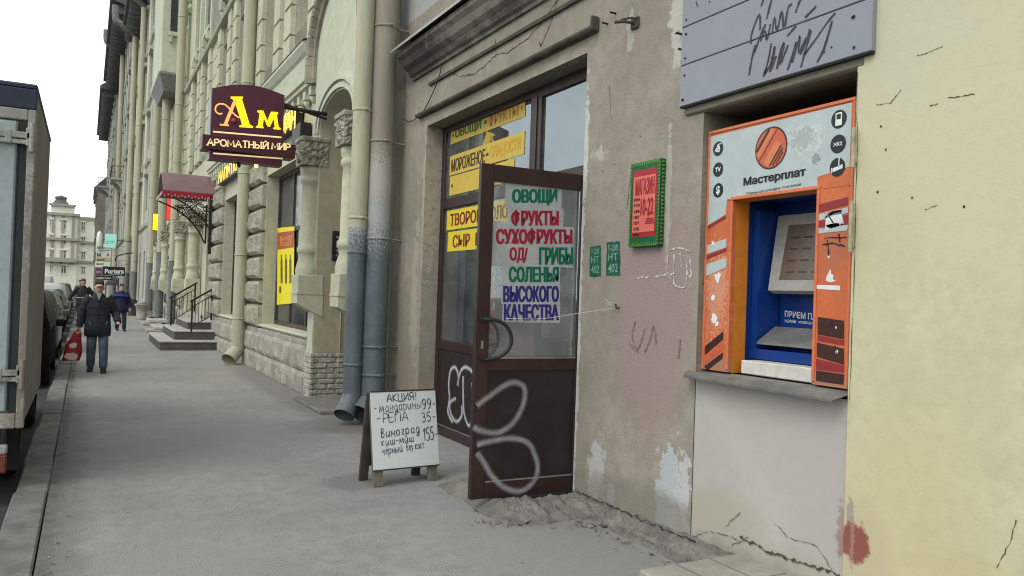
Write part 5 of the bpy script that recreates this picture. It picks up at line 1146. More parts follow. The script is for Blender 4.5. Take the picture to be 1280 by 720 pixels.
# cream corner building across the end of the street, built round the point it shows us
EB = empty('corner_building', (-4, 175, 0), 'cream corner building with a cupola closing the street', 'building')
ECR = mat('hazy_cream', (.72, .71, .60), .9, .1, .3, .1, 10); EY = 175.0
def eX(px): return onY(px, 300, EY).x
def eZ(py, px=85): return onY(px, py, EY).z
xl, xm, xr = eX(58)-6, eX(97), eX(120)+6
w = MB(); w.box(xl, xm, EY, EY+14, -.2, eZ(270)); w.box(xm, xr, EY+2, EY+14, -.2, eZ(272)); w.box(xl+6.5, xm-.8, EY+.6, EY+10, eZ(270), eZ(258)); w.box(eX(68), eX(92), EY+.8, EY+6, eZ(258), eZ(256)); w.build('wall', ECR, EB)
w = MB()
for py in (270, 301, 326): z = eZ(py); w.box(xl-.3, xm+.3, EY-.6, EY-.002, z, z+.5); w.box(xm+.301, xr, EY+1.5, EY+1.99, z-.3, z+.15)
w.box(xl+6.2, xm-.5, EY, EY+.59, eZ(258), eZ(258)+.4)
for px in (66, 78, 91, 98): x = eX(px); w.box(x-.25, x+.25, EY-.2, EY-.003, 5, eZ(270)-.02)
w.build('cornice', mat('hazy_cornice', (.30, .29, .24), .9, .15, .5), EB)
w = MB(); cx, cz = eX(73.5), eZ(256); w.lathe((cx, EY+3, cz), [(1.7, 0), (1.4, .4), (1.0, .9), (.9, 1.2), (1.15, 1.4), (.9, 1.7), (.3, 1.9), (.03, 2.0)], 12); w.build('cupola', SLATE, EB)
for py, hh in ((281, 10), (300, 10), (318, 9), (337, 9)):
    for px, wv in ((64, 2.6), (66.6+4, 0), (79.5, 5.2), (104, 4)):
        if not wv: continue
        yy = EY if px < 97 else EY+2
        xa, xb = onY(px-wv/2, py, yy).x, onY(px+wv/2, py, yy).x; za_, zb_ = eZ(py+hh/2), eZ(py-hh/2)
        w = MB(); w.box(xa-.15, xb+.15, yy-.12, yy+.01, za_-.2, za_-.02); w.box(xa-.25, xb+.25, yy-.3, yy+.01, zb_+.05, zb_+.35); o = w.build('window', ECR, EB)
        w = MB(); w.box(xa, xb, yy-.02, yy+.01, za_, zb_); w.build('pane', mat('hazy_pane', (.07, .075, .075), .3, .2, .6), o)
        w = MB(); w.box((xa+xb)/2-.08, (xa+xb)/2+.08, yy-.05, yy-.021, za_, zb_); w.box(xa, xb, yy-.05, yy-.021, za_+(zb_-za_)*.62, za_+(zb_-za_)*.68); w.build('glazing_bar', ECR, o)
w = MB(); z = eZ(326); w.box(eX(57), eX(97), EY-1.6, EY-.61, z-.3, z); w.build('balcony', mat('hazy_cornice', (0, 0, 0)), EB)
# projecting signs far down the pavement
def blade(px0, py0, px1, py1, Y, m, label, parts=(), grp=None, armto=2.6):
    p, q = onY(px0, py1, Y), onY(px1, py0, Y); t = empty('projecting_sign', (p.x, Y, p.z), label, 'sign', grp)
    w = MB(); w.box(p.x, q.x, Y, Y+.14, p.z, q.z, 0, .01); w.build('sign_board', m, t)
    w = MB(); w.box(q.x-.01, armto, Y+.05, Y+.08, (p.z+q.z)/2-.012, (p.z+q.z)/2+.012); w.build('arm', STEEL, t)
    for (s_, a, b, c, d, mm) in parts:
        w = MB(); A, Bq, Cq = onY(a, d, Y-.01), onY(b, d, Y-.01), onY(a, c, Y-.01); text_mb(w, s_, A, Bq-A, Cq-A, .03); w.build('lettering', mm, t)
    return t
Y_ = 56.0
MINT = mat('mint_sign', (.28, .56, .48), .5, .05, emit=(.35, .75, .65), estr=.25); SGW = mat('sign_white', (.75, .75, .72), .5, .04); SGY = mat('sign_khaki', (.5, .47, .25), .5, .05); SGP = mat('sign_purple', (.16, .06, .14), .5, .05); SGB = mat('sign_black', (.022, .018, .02), .5, .05)
TEAL = mat('teal_letter', (.05, .25, .22), .5)
blade(131, 293, 146, 304, Y_, MINT, 'pale mint lit sign at the top of the far sign stack', [('АПТЕКА', 132.5, 144, 301, 303, TEAL)]); blade(129, 305.5, 144.5, 309, Y_, MINT, 'narrow mint sign strip under the mint sign', [])
t = empty('totem_sign', onY(124, 307, Y_), 'tall white rounded sign left of the mint sign', 'sign')
p = onY(124.3, 300, Y_); q = onY(124.3, 309, Y_); w = MB(); r = onY(128, 300, Y_).x-p.x; w.lathe((p.x, Y_, q.z), [(r*.8, 0), (r, .05), (r, p.z-q.z+.2), (r*.85, p.z-q.z+.38), (r*.5, p.z-q.z+.5), (.02, p.z-q.z+.56)], 14); w.build('sign_body', SGW, t); w = MB(); w.box(p.x, 2.6, Y_+.02, Y_+.06, p.z, p.z+.05); w.build('arm', IRON, t)
blade(119.5, 306, 121.5, 315, Y_-.3, SGW, 'thin white curved sign edge left of the white lettered signs', [])
blade(120, 315.5, 139, 321.5, Y_, SGW, 'white sign with a dark emblem in the middle of the far sign stack', [('М', 121, 126, 316, 321, SGB), ('А', 133, 137, 316.5, 320.5, SGB)]); blade(120, 311.5, 139, 315, Y_, SGW, 'white sign with a dark text line in the far sign stack', [('КРАСОТЫ', 124, 137.5, 312.5, 314, SGB)])
blade(119.5, 322, 138.5, 327, Y_, SGY, 'khaki sign in the far sign stack', [('ОБУВЬ', 121, 131, 323.5, 326, DKBRN)]); blade(119, 327.5, 138, 334, Y_, SGW, 'white sign with two lines below the khaki sign', [('РЕМОНТ', 120, 130, 329, 331, SGB)]); blade(119, 335, 127, 343.5, Y_, SGP, 'purple sign at the foot of the far sign stack', [('ОТДЫХ', 120, 126, 339, 341, SGW)])
blade(128, 334, 156.5, 344, Y_-1.5, SGB, 'black sign with white slanted lettering far down the pavement', [('Portera', 131, 155, 336, 342, SGW), ('сумки', 138, 152, 342.3, 343.4, SGW)]); blade(119.5, 345, 141, 349.5, Y_-1, SGB, 'black lower sign with white text left under the black lettered sign', [('ОДЕЖДА', 120.5, 139, 346.3, 348.8, SGW)])
t = empty('iron_bracket', (2.6, 50, 4), 'long curved black iron bracket above the black sign', 'bracket')
w = MB(); w.tube(smooth_path([onY(144, 324, 50), onY(147, 320, 50), onY(155, 317.5, 50), onY(166, 316, 50)], 5), .035, 6); w.tube([onY(144, 324, 50), onY(144, 327, 50)], .03, 6); w.build('curved_bar', IRON, t)
# dark awning over a doorway
t = empty('dome_awning', (2.2, 72, 1.4), 'dark dome awning low over the pavement behind the walking man', 'awning')
w = MB(); vs = []; n, m_ = 12, 6
for j in range(m_+1):
    for i in range(n+1): a, e = math.pi*i/n, math.pi/2*j/m_; vs.append((2.3-1.0*math.sin(a)*math.cos(e), 72-1.6*math.cos(a)*math.cos(e), 1.5+.62*math.sin(e)))
w.add(vs, [(j*(n+1)+i, j*(n+1)+i+1, (j+1)*(n+1)+i+1, (j+1)*(n+1)+i) for j in range(m_) for i in range(n)], 0, True); w.build('cover', mat('awning_black', (.012, .012, .018), .7, .2), t)
for yy in (71, 73): w = MB(); w.tube([(1.4, yy, -.05), (1.4, yy, 1.55), (2.3, yy, 1.55)], .03, 6); w.build('frame', IRON, t)
for (x, y, lb) in ((2.35, 41.5, 'pale stone bollard by the dark pipe foot far along the pavement'), (2.2, 46.8, 'dark street bin beside the far pipe foot')):
    t = empty('street_bin', (x, y, 0), lb, 'bin' if 'bin' in lb else 'bollard'); w = MB(); w.lathe((x, y, 0), [(.22, 0), (.25, .05), (.21, .1), (.27, .62), (.32, .68), (.32, .74), (.26, .76)], 14); w.build('body', PLINTH if 'stone' in lb else mat('dark_bin', (.05, .05, .05), .7, .2), t)
    w = MB(); w.lathe((x, y, .765), [(.2, 0), (.22, .04), (.1, .1)], 12); w.build('rim', STEP if 'stone' in lb else IRON, t)

# ================================================================== THE TRUCK AT THE KERB
tk = empty('box_truck', (-1.5, 8.9, -.13), 'grey box truck with battered frame and blue top band parked at the left kerb', 'truck')
TY, TXR, TXL, TZ0, TZ1, TY2 = 7.45, -.405, -2.45, .50, 3.25, 10.2
TPAN = mat('truck_panel', (.31, .36, .365), .55, .1, 2, .06, 40, fine=.05); TFRM = mat('truck_frame', (.31, .305, .28), .65, .22, 6, .1, 40, fine=.09, blobs=[((TXR, TY, 1.2), (.12, .1, 1.2), (.17, .14, .115), 18, 5, .3, .7)]); TSIDE = mat('truck_side', (.19, .187, .178), .6, .15, 1.4, .06, 40, blobs=[((TXR, 8.9, 2.6), (.2, .5, .12), (.30, .12, .08), 3, 1, .4, .5)]); TBLU = mat('truck_blue_band', (.018, .026, .05), .5, .3, 5)
w = MB(); w.box(TXL, TXR-.001, TY+.03, TY2, TZ0+.02, TZ1-.04, 0, .02); w.build('cargo_body', TSIDE, tk)
w = MB(); w.box(TXL, TXR+.006, TY+.01, TY2+.02, TZ1-.045, TZ1, 0, .012); w.box(TXL, TXR+.004, TY-.005, TY+.06, TZ1-.21, TZ1-.046, 0, .008); w.build('top_band', TBLU, tk)
w = MB(); w.box(TXR-.052, TXR+.006, TY-.012, TY+.05, TZ0, TZ1-.211, 0, .008); w.box(TXL, TXR-.053, TY-.010, TY+.05, TZ1-.30, TZ1-.212, 0, .008); w.box(TXL, TXR-.053, TY-.010, TY+.05, TZ0, TZ0+.12, 0, .008); w.box(TXL, TXL+.12, TY-.01, TY+.05, TZ0+.121, TZ1-.301, 0, .008)
w.build('rear_frame', TFRM, tk)
w = MB(); w.box(TXR-.105, TXR-.053, TY+.005, TY+.028, TZ0+.121, TZ1-.301); w.box(TXR-.118, TXR-.106, TY-.001, TY+.029, TZ0+.15, TZ1-.33, 0, .004); w.build('door_gasket', mat('truck_rubber', (.022, .028, .030), .7, .2), tk)
for a, b in ((-1.44, TXR-.119), (TXL+.121, -1.46)): w = MB(); w.box(a, b, TY-.006, TY+.028, TZ0+.13, TZ1-.31, 0, .015); w.build('rear_door', TPAN, tk)
for z in (2.80, .92, 1.86):
    if z == 1.86: continue
    w = MB(); w.box(-2.3, TXR-.02, TY-.05, TY-.030, z, z+.05, 0, .005); w.box(-2.3, TXR-.03, TY-.045, TY-.031, z-.045, z-.01, 0, .004); w.box(TXR-.06, TXR+.0, TY-.05, TY-.013, z-.06, z+.09, 0, .01); w.box(TXR-.20, TXR-.15, TY-.055, TY-.007, z-.05, z+.06, 0, .01)
    w.tube([(TXR-.02, TY-.04, z-.1), (TXR-.02, TY-.04, z+.13)], .02, 8); w.build('door_strap', TFRM, tk)
w = MB(); w.box(TXL+.2, TXR-.15, TY+.1, TY2+1.9, .28, TZ0+.01); w.box(-1.75, -1.1, TY+.05, TY2+1.8, .2, .34); w.build('chassis', IRON, tk)
w = MB(); w.box(TXL, TXR-.1, TY-.02, TY+.08, .30, .37, 0, .01); w.build('bumper', TFRM, tk)
RLAMP = mat('tail_lamp_red', (.16, .006, .008), .3, .15, spec=.5)
for x in (TXR-.36, TXL+.08): 
    w = MB(); w.box(x, x+.26, TY-.03, TY+.02, .15, .295, 0, .01); lm = w.build('tail_light', RLAMP, tk); w = MB(); w.box(x+.17, x+.25, TY-.036, TY-.031, .17, .28); w.build('lens', mat('lamp_lens', (.16, .05, .03), .3), lm)
for (x, y) in ((TXR-.34, 8.7), (TXL+.06, 8.7), (TXR-.34, 11.6), (TXL+.06, 11.6)):
    w = MB(); prof = [(.20, 0), (.33, .01), (.36, .04), (.36, .2), (.33, .235), (.20, .24)]; n = 24
    vs = [(x+a, y+r*math.cos(2*math.pi*i/n), .23+r*math.sin(2*math.pi*i/n)) for r, a in prof for i in range(n)]
    w.add(vs, [(j*n+i, j*n+(i+1) % n, (j+1)*n+(i+1) % n, (j+1)*n+i) for j in range(len(prof)-1) for i in range(n)], 0, True); o = w.build('wheel', mat('tyre_rubber', (.02, .02, .02), .9, .2), tk)
    w = MB(); w.tube([(x+.03, y, .23), (x+.21, y, .23)], .205, 18); w.build('rim', STEEL, o)
    if y < 9: w = MB(); w.box(x-.01, x+.27, y-.5, y-.485, .02, .5); w.build('mud_flap', IRON, tk)
w = MB(); cab = [(10.7, .25), (10.7, 2.15), (10.95, 2.2), (11.7, 2.15), (12.25, 1.35), (12.9, 1.1), (13.0, .7), (13.0, .25)]
w.prism([(TXL+.15, y, z) for y, z in cab], (1.75, 0, 0)); w.build('cab', mat('cab_paint', (.35, .36, .36), .35, .05, spec=.5), tk)
w = MB(); w.quad((-.548, 10.95, 1.35), (-.548, 12.1, 1.35), (-.548, 11.65, 2.05), (-.548, 10.95, 2.05)); w.quad((TXL+.25, 12.28, 1.36), (-.65, 12.28, 1.36), (-.7, 11.77, 2.1), (TXL+.3, 11.77, 2.1)); w.build('cab_window', FARGLASS, tk)

# ================================================================== PARKED CARS
TYRE = MATS['tyre_rubber']
def car(y, xr, L_, H, Wd, paint, label, suv=False, gl=None):
    """parked facing away; y is its tail, xr its kerb side"""
    t = empty('parked_car', (xr-Wd/2, y+L_/2, -.13), label, 'car', 'cars parked along the kerb')
    cx = xr-Wd/2; z0 = -.13
    # station: (along 0..1, half width, belt height, roof height (or bonnet), roof half width)
    if suv: stn = [(0, .86, .80, .95, .74), (.012, .94, .86, 1.25, .76), (.03, .98, .92, H-.12, .80), (.07, 1, .95, H-.01, .80), (.35, 1, .95, H, .78), (.52, 1, .94, H-.03, .77), (.66, 1, .92, 1.12, .80), (.70, 1, .92, 1.0, .86), (.9, .97, .86, .93, .82), (.97, .9, .74, .82, .76), (1, .8, .62, .66, .7)]
    else: stn = [(0, .84, .70, .78, .72), (.02, .93, .80, .90, .76), (.10, .97, .86, .98, .78), (.24, 1, .88, H-.06, .70), (.40, 1, .88, H, .74), (.54, 1, .87, H-.04, .73), (.68, 1, .86, 1.0, .80), (.72, 1, .86, .93, .84), (.9, .96, .80, .85, .80), (.97, .9, .68, .74, .75), (1, .8, .55, .6, .7)]
    sec = []
    for (u, hw, zb, zr, rw) in stn:
        h = Wd/2*hw; r = Wd/2*rw; Y = y+L_*u
        pts = [(-h*.9, .2), (-h, .34), (-h*1.0, .6), (-h*.985, zb), (-r*.97, zr-.05 if zr-zb > .15 else zr-.02), (-r*.6, zr), (r*.6, zr), (r*.97, zr-.05 if zr-zb > .15 else zr-.02), (h*.985, zb), (h, .6), (h, .34), (h*.9, .2)]
        sec.append([V((cx+a, Y, z0+b)) for a, b in pts])
    w = MB(); g_ = MB(); n = 12
    gidx = [i for i in range(len(stn)-1) if stn[i][3]-stn[i][2] > .15 or stn[i+1][3]-stn[i+1][2] > .15]
    fs = []
    for i in range(len(sec)-1):
        for k in range(n-1): fs.append((i*n+k, i*n+k+1, (i+1)*n+k+1, (i+1)*n+k))
    w.add([p for s_ in sec for p in s_], fs, 0, True); w.poly(sec[0][::-1]); w.poly(sec[-1])
    w.build('body', paint, t)
    def pane(a, b, c, d, out, ins=.10):
        pts = [V(a), V(b), V(c), V(d)]; ce = sum(pts, V())/4; gm = MB(); gm.poly([p.lerp(ce, ins)+V(out)*.012 for p in pts]); gm.build('window', gl or FARGLASS, t)
    i0, i1 = gidx[0], gidx[-1]
    roof = [i for i in range(len(stn)) if stn[i][3] > H-.1]; ra, rb = roof[0], roof[-1]
    mid = (ra+rb)//2 if ra != rb else ra
    for sx, (kb, kr) in ((-1, (3, 4)), (1, (8, 7))):
        for (p, q) in ((ra, mid), (mid, rb), ):
            if p != q: pane(sec[p][kb], sec[q][kb], sec[q][kr], sec[p][kr], (sx, 0, .1), .08)
        pane(sec[rb][kb], sec[min(rb+1, len(sec)-1)][kb], sec[rb][kr].lerp(sec[rb+1][kr], .5), sec[rb][kr], (sx, 0, .1), .12)
    s0, s1 = sec[1 if suv else 2], sec[ra]
    k = (lambda a, b, t_: a.lerp(b, t_))
    if suv: pane(k(s0[3], s0[4], .25), k(s0[8], s0[7], .25), s1[7], s1[4], (0, -1, .35), .13)
    else: pane(s0[4], s0[7], s1[7], s1[4], (0, -.6, .8), .10)
    pane(sec[rb][4], sec[rb][7], sec[rb+1][7], sec[rb+1][4], (0, .6, .8), .08)
    for sx in (-1, 1):
        w = MB(); x = cx+sx*Wd*.37; w.box(x-.10, x+.10, y-.012, y+.06, z0+.68, z0+(.98 if suv else .84), 0, .015); w.build('tail_light', RLAMP, t)
        w = MB(); w.box(cx+sx*Wd*.37-.12, cx+sx*Wd*.37+.12, y+L_-.08, y+L_-.0, z0+.56, z0+.70, 0, .015); w.build('headlight', PLASTIC, t)
        w = MB(); yy = y+L_*.64; w.box(cx+sx*Wd*.5, cx+sx*Wd*.59, yy, yy+.07, z0+.92, z0+1.06, 0, .02); w.build('mirror', paint, t)
    w = MB(); w.box(cx-Wd*.42, cx+Wd*.42, y-.05, y+.10, z0+.32, z0+.50, 0, .04); w.build('bumper', IRON if suv else paint, t)
    w = MB(); w.box(cx-.26, cx+.26, y-.056, y-.051, z0+.36, z0+.47) if not suv else w.box(cx-.26, cx+.26, y-.015, y+.0, z0+.60, z0+.71); w.build('number_plate', WHITE, t)
    for u in (.17, .81):
        for sx in (-1, 1):
            yw = y+L_*u; x0_ = cx+sx*(Wd/2-.11); w = MB(); rr = .33; nn = 20; prof = [(.2, -.1), (rr-.02, -.1), (rr, -.07), (rr, .07), (rr-.02, .1), (.2, .1)]
            vs = [(x0_+a, yw+r*math.cos(2*math.pi*i/nn), z0+rr+r*math.sin(2*math.pi*i/nn)) for r, a in prof for i in range(nn)]
            w.add(vs, [(j*nn+i, j*nn+(i+1) % nn, (j+1)*nn+(i+1) % nn, (j+1)*nn+i) for j in range(len(prof)-1) for i in range(nn)], 0, True); o = w.build('wheel', TYRE, t)
            w = MB(); w.tube([(x0_-.08, yw, z0+rr), (x0_+sx*.09, yw, z0+rr)], .205, 16); w.build('rim', STEEL, o)
    return t
def paint(nm, c): return mat(nm, c, .28, .05, 1, spec=.55, fine=.02)
car(15.4, -.50, 4.3, 1.74, 1.8, mat('paint_dull_black', (.008, .008, .009), .85, .1, 1, spec=.08), 'black parked car nearest behind the grey truck', True, mat('dark_car_glass', (.006, .006, .007), .55, .1, spec=.15))
car(21.0, -.52, 4.5, 1.62, 1.78, paint('paint_dark_silver', (.07, .068, .062)), 'dark grey parked car behind the black car', True)
car(27.0, -.62, 4.4, 1.5, 1.74, paint('paint_graphite', (.05, .055, .06)), 'graphite parked car third from the truck')
car(32.4, -.64, 4.4, 1.48, 1.74, paint('paint_silver', (.12, .125, .125)), 'grey parked car in the middle of the row')
car(38.0, -.66, 4.4, 1.5, 1.74, paint('paint_navy', (.03, .04, .08)), 'navy parked car far down the row')
car(43.6, -.7, 4.6, 1.7, 1.8, paint('paint_white', (.40, .40, .40)), 'pale parked car farther down the kerb', True)
car(50.0, -.75, 4.4, 1.5, 1.74, paint('paint_black', (.018, .018, .02)), 'black parked car near the end of the row')
car(56, -.8, 4.4, 1.5, 1.74, paint('paint_silver', (.12, .125, .125)), 'grey parked car last but one in the row')
car(63, -.8, 4.6, 1.7, 1.8, paint('paint_dark_silver', (.07, .068, .062)), 'last dark silver parked car of the row', True)
car(86, -2.6, 4.8, 2.3, 1.95, paint('paint_white', (.40, .40, .40)), 'white van standing in the road far away', True)

# ================================================================== PEOPLE
def skin(name, joints, bones, m, parent, lvl=2):
    names = list(joints); ix = {n_: i for i, n_ in enumerate(names)}
    me = bpy.data.meshes.new(name); me.from_pydata([tuple(joints[n_][0]) for n_ in names], [(ix[a], ix[b]) for a, b in bones], [])
    o = bpy.data.objects.new(name, me); COL.objects.link(o)
    sk = o.modifiers.new('s', 'SKIN'); sk.use_smooth_shade = True; sk.branch_smoothing = .4
    for i, n_ in enumerate(names):
        r = joints[n_][1]; me.skin_vertices[0].data[i].radius = r if isinstance(r, tuple) else (r, r)
    me.skin_vertices[0].data[0].use_root = True
    sb_ = o.modifiers.new('d', 'SUBSURF'); sb_.levels = lvl; sb_.render_levels = lvl
    dg = bpy.context.evaluated_depsgraph_get(); dg.update()
    nm = bpy.data.meshes.new_from_object(o.evaluated_get(dg)); nm.name = name
    bpy.data.objects.remove(o)
    for p in nm.polygons: p.use_smooth = True
    nm.materials.clear(); nm.materials.append(m)
    q = bpy.data.objects.new(name, nm); COL.objects.link(q); q.parent = parent
    return q
SKINM = mat('skin', (.50, .31, .23), .6, .08, 20, fine=.02)
def person(x, y, hgt, yaw, pose, coat, legs, hair, label, extra=None, coat_len=.76):
    t = empty('person', (x, y, 0), label, 'person')
    k = hgt/1.75
    P = lambda a, b, c: V((a, b, c))*k
    J = {'pelvis': (P(0, 0, .95), .12*k), 'waist': (P(0, .0, 1.10), .115*k), 'chest': (P(0, 0, 1.30), (.15*k, .11*k)), 'neckb': (P(0, .01, 1.46), .065*k), 'neck': (P(0, -.005, 1.53), .055*k), 'head': (P(0, -.015, 1.63), (.088*k, .102*k)), 'crown': (P(0, -.01, 1.72), (.075*k, .088*k))}
    Bn = [('pelvis', 'waist'), ('waist', 'chest'), ('chest', 'neckb'), ('neckb', 'neck'), ('neck', 'head'), ('head', 'crown')]
    for s_, sg in (('l', 1), ('r', -1)):
        a = pose[s_]
        J['sh'+s_] = (P(sg*.19, .0, 1.42), .062*k); J['el'+s_] = (P(*a['el']), .045*k); J['wr'+s_] = (P(*a['wr']), .030*k)
        d = (V(a['hand'])-V(a['wr'])).normalized(); hnd = V(a['wr'])+d*.05
        J['pm'+s_] = (P(*hnd), (.034*k, .02*k))
        J['hip'+s_] = (P(sg*.09, 0, .90), .095*k); J['kn'+s_] = (P(*a['kn']), .062*k); J['an'+s_] = (P(*a['an']), .032*k)
        f = V(a.get('toe', (0, -1, -.25))); J['to'+s_] = (P(*(V(a['an'])+V((0, 0, -.055))+f*.10)), .022*k)
        Bn += [('chest', 'sh'+s_), ('sh'+s_, 'el'+s_), ('el'+s_, 'wr'+s_), ('wr'+s_, 'pm'+s_), ('pelvis', 'hip'+s_), ('hip'+s_, 'kn'+s_), ('kn'+s_, 'an'+s_), ('an'+s_, 'to'+s_)]
        side = V((1, 0, 0)) if abs(d.x) < .7 else V((0, 1, 0)); side = (side-d*side.dot(d)).normalized(); cu = d.cross(side)
        for i, (off, ln) in enumerate(((-.024, .062), (-.008, .074), (.008, .07), (.023, .055))):
            b = hnd+d*.03+side*off; m1 = b+d*ln*.5+cu*.012; m2 = m1+d*ln*.4+cu*.028
            J[f'f{s_}{i}a'] = (P(*b), .0095*k); J[f'f{s_}{i}b'] = (P(*m1), .009*k); J[f'f{s_}{i}c'] = (P(*m2), .0075*k)
            Bn += [('pm'+s_, f'f{s_}{i}a'), (f'f{s_}{i}a', f'f{s_}{i}b'), (f'f{s_}{i}b', f'f{s_}{i}c')]
        J[f't{s_}a'] = (P(*(hnd-side*.03*sg+d*.0)), .011*k); J[f't{s_}b'] = (P(*(hnd-side*.052*sg+d*.04+cu*.02)), .009*k); Bn += [('pm'+s_, f't{s_}a'), (f't{s_}a', f't{s_}b')]
    skin('body', J, Bn, SKINM, t)
    # coat: torso and arms; trousers; shoes
    g_ = lambda n_: J[n_][0]
    w = MB(); n = 18; rings = [(coat_len-.06, .215, .165), (coat_len-.045, .236, .192), (.86, .236, .192), (1.0, .224, .178), (1.14, .216, .166), (1.28, .222, .165), (1.37, .205, .150), (1.43, .165, .130), (1.475, .118, .110), (1.50, .098, .100), (1.53, .094, .096)]
    vs = [P(rx*math.cos(6.2832*a/n)*(1+.05*mnoise.noise(V((a*1.3, z*7, hgt))))+.0, ry*math.sin(6.2832*a/n)*(1+.07*mnoise.noise(V((a*1.1, z*9, 3+hgt)))), z) for z, rx, ry in rings for a in range(n)]
    w.add(vs, [(b*n+a, b*n+(a+1) % n, (b+1)*n+(a+1) % n, (b+1)*n+a) for b in range(len(rings)-1) for a in range(n)], 0, True); w.poly(vs[:n][::-1]); jk = w.build('jacket', coat); jk.parent = t
    for s_ in 'lr':
        sh, el, wr = g_('sh'+s_), g_('el'+s_), g_('wr'+s_)
        q_ = smooth_path([sh+P(0, 0, .03)-V((sh.x*.25, 0, 0)), sh+P(0, 0, -.03), sh.lerp(el, .55), el, el.lerp(wr, .5), wr], 3); m_ = len(q_)
        w = MB(); w.tube(q_, [k*(.10-.038*i/(m_-1)+.007*math.sin(i*2.1)) for i in range(m_)], 12); sl = w.build('sleeve', coat); sl.parent = t
    Tj = {'pelvis': (P(0, 0, .93), (.15*k, .125*k))}; Tb = []
    for s_ in 'lr':
        Tj['hip'+s_] = (g_('hip'+s_), .115*k); Tj['kn'+s_] = (g_('kn'+s_), .092*k); Tj['md'+s_] = (g_('kn'+s_).lerp(g_('an'+s_), .55), .084*k); Tj['an'+s_] = (g_('an'+s_)+P(0, 0, -.025), .082*k); Tb += [('pelvis', 'hip'+s_), ('hip'+s_, 'kn'+s_), ('kn'+s_, 'md'+s_), ('md'+s_, 'an'+s_)]
    skin('trousers', Tj, Tb, legs, t)
    for s_ in 'lr':
        a = g_('an'+s_); to = g_('to'+s_); f = (to-a); f.z = 0; f.normalize()
        skin('shoe', {'a': (a+V((0, 0, -.03))-f*.05, .062*k), 'b': (a+V((0, 0, -.045))+f*.08, (.058*k, .048*k)), 'c': (to+f*.10+V((0, 0, -.0)), (.054*k, .036*k))}, [('a', 'b'), ('b', 'c')], BLACK, t)
    hp = {'a': (P(0, .035, 1.72), (.086*k, .082*k)), 'b': (P(0, .055, 1.64), (.080*k, .058*k)), 'c': (P(0, -.02, 1.785), (.066*k, .036*k))}
    skin('hair', hp, [('a', 'b'), ('a', 'c')], hair, t)
    w = MB(); hc = g_('head')
    def blob_(c, r, mi=0): 
        w.lathe((c.x, c.y, c.z-r), [(r*.05, 0), (r*.7, r*.3), (r, r), (r*.7, r*1.7), (r*.05, 2*r)], 8, mi)
    for sg in (-1, 1): blob_(hc+P(sg*.032, -.090, .02), .011*k)
    w.tube([hc+P(-.03, -.094, -.055), hc+P(.03, -.094, -.055)], .006*k, 6, 1); w.box(*sorted((hc.x-.05*k, hc.x+.05*k)), hc.y-.099*k, hc.y-.085*k, hc.z+.033*k, hc.z+.040*k)
    w.build('face_feature', [BLACK, mat('lips', (.30, .13, .11), .6)], None)
    fo = bpy.data.objects[-1] if False else [o for o in COL.objects if o.name.startswith('face_feature') and o.parent is None][0]; fo.parent = t
    w = MB(); w.add([hc+P(-.014, -.090, -.03), hc+P(.014, -.090, -.03), hc+P(0, -.122, -.026), hc+P(0, -.092, .025)], [(0, 1, 2), (1, 3, 2), (3, 0, 2), (0, 3, 1)]); nb_ = w.build('nose', SKINM); nb_.parent = t
    for sg in (-1, 1): w = MB(); c = hc+P(sg*.078, .01, -.005); w.lathe((c.x, c.y, c.z-.03*k), [(.004, 0), (.016*k, .02*k), (.018*k, .045*k), (.004, .065*k)], 8); e_ = w.build('ear', SKINM); e_.parent = t
    t.rotation_euler = (0, 0, yaw)
    return t, J, k
COATD = mat('coat_navy_black', (.022, .026, .034), .8, .35, 8, .3, 25); JEANS = mat('jeans', (.085, .11, .16), .85, .35, 6, .2, 60); DTROU = mat('dark_trousers', (.025, .025, .03), .85, .2, 8); HAIRD = mat('dark_hair', (.045, .035, .03), .8, .3, 30); COATB = mat('coat_blue', (.014, .016, .05), .8, .2, 8)
man, J, k = person(.22, 16.9, 1.69, 0, {'l': dict(el=(.30, .03, 1.14), wr=(.345, -.17, .98), hand=(.36, -.30, .92), kn=(.11, -.10, .50), an=(.12, -.12, .085)), 'r': dict(el=(-.27, .03, 1.14), wr=(-.32, .0, .88), hand=(-.335, -.01, .76), kn=(-.10, .0, .49), an=(-.10, .17, .10), toe=(-.1, -1, -.3))}, COATD, JEANS, HAIRD, 'walking man in dark padded jacket and blue jeans holding a red bag')
hz = J['pmr'][0]+V((.22, 16.9, 0))
bg_ = empty('shopping_bag', (hz.x, hz.y, hz.z-.6), 'red patterned plastic shopping bag in the hand of the walking man', 'bag')
w = MB(); n, m_ = 14, 8; vs = []
for j in range(m_+1):
    v = j/m_
    for i in range(n):
        a = 2*math.pi*i/n; wd_ = .05+.11*min(1, (1-v)*1.6+.1); vs.append((hz.x-.02-.09*(1-v)+wd_*math.cos(a)*(.9+.1*math.sin(5*a+j)), hz.y+.06*math.sin(a)*(1-.5*v), hz.z-.58+.53*v+.012*math.sin(3*a+j*1.3)))
w.add(vs, [(j*n+i, j*n+(i+1) % n, (j+1)*n+(i+1) % n, (j+1)*n+i) for j in range(m_) for i in range(n)], 0, True); w.poly(vs[:n][::-1])
w.build('bag_body', mat('bag_red', (.30, .02, .03), .45, .1, 4, blobs=[((hz.x-.1, hz.y, hz.z-.5), (.12, .3, .07), (.6, .45, .38), 14, 1, .06, 1), ((hz.x-.08, hz.y, hz.z-.3), (.06, .3, .05), (.6, .5, .45), 30, 1.3, .06, 1)]), bg_)
w = MB(); w.tube(smooth_path([(hz.x-.05, hz.y, hz.z-.06), (hz.x-.012, hz.y-.03, hz.z+.0), (hz.x+.02, hz.y, hz.z-.06)], 5), .008, 6); w.build('handle', MATS['bag_red'], bg_)
w = MB(); kx = lambda a, b, c: V((a, b, c))*k
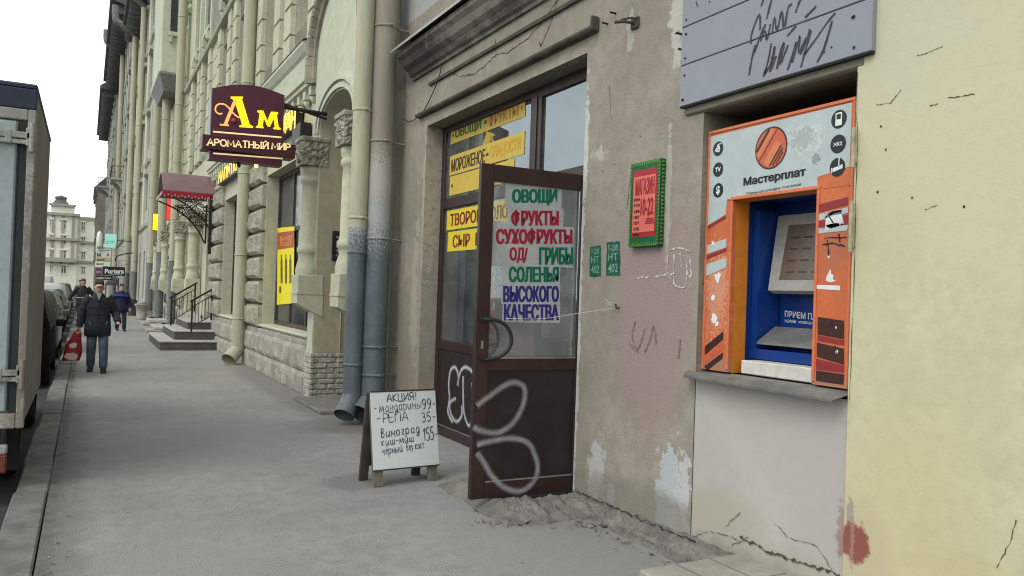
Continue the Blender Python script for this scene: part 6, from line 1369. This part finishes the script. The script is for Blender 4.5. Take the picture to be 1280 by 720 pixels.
w.tube([kx(.0, -.175, .74), kx(0, -.178, 1.1), kx(0, -.168, 1.35), kx(0, -.11, 1.5)], .006, 6)
for z in (.98, 1.12, 1.26, 1.38): w.tube([kx(-.19, -.10, z), kx(-.09, -.168, z+.005), kx(.09, -.168, z+.005), kx(.19, -.10, z)], .005, 5)
zo = w.build('zip_and_seams', BLACK); zo.parent = man
w = MB(); w.poly([kx(-.045, -.112, 1.52), kx(0, -.172, 1.40), kx(.045, -.112, 1.52)]); w.poly([kx(-.045, -.112, 1.52), kx(.045, -.112, 1.52), kx(0, -.085, 1.55)]); sc = w.build('shirt', mat('grey_shirt', (.20, .21, .22), .9, .1)); sc.parent = man
w = MB()
for sg in (-1, 1): c = J['head'][0]+V((sg*.034, -.098, .018)); w.tube([c+V((.027*math.cos(i*.5236), 0, .02*math.sin(i*.5236))) for i in range(13)], .003, 5)
w.tube([J['head'][0]+V((-.008, -.1, .02)), J['head'][0]+V((.008, -.1, .02))], .003, 5); gl_ = w.build('glasses', BLACK); gl_.parent = man
m2, J2, k2 = person(-.1, 36, 1.76, 0, {'l': dict(el=(.36, .02, 1.16), wr=(.42, -.06, .93), hand=(.43, -.1, .82), kn=(.1, .0, .5), an=(.1, .16, .12)), 'r': dict(el=(-.38, .04, 1.16), wr=(-.5, .02, .95), hand=(-.54, .02, .84), kn=(-.1, -.12, .5), an=(-.1, -.2, .09))}, mat('coat_black', (.018, .02, .022), .8, .2, 8), DTROU, HAIRD, 'person in a black jacket with a pale belt line walking farther along the kerb')
w = MB(); w.tube([V((.225*math.cos(i*.449), .178*math.sin(i*.449), 1.06)) for i in range(15)], .022, 6, 0, False); b2 = w.build('belt', mat('belt_grey', (.35, .35, .33), .6)); b2.parent = m2
m3, J3, k3 = person(1.12, 31.5, 1.62, R(8), {'l': dict(el=(.28, .02, 1.14), wr=(.3, -.08, .9), hand=(.3, -.1, .8), kn=(.1, -.1, .5), an=(.1, -.15, .09)), 'r': dict(el=(-.28, .03, 1.14), wr=(-.3, -.02, .9), hand=(-.3, -.04, .8), kn=(-.1, .03, .5), an=(-.1, .16, .11))}, COATB, DTROU, HAIRD, 'person in a blue jacket half hidden behind the walking man')
w = MB(); w.tube([V((.235*math.cos(i*.449), .178*math.sin(i*.449), 1.25)) for i in range(15)], .045, 6, 0, False); b3 = w.build('chest_band', mat('band_blue', (.03, .04, .28), .6)); b3.parent = m3
m4, J4, k4 = person(-.3, 52, 1.74, R(-6), {'l': dict(el=(.28, .02, 1.14), wr=(.3, -.08, .9), hand=(.3, -.1, .8), kn=(.1, -.1, .5), an=(.1, -.15, .09)), 'r': dict(el=(-.28, .03, 1.14), wr=(-.3, -.02, .9), hand=(-.3, -.04, .8), kn=(-.1, .03, .5), an=(-.1, .16, .11))}, mat('coat_brown', (.12, .09, .07), .8, .2, 8), DTROU, HAIRD, 'distant person in a brown coat beyond the black jacketed walker')
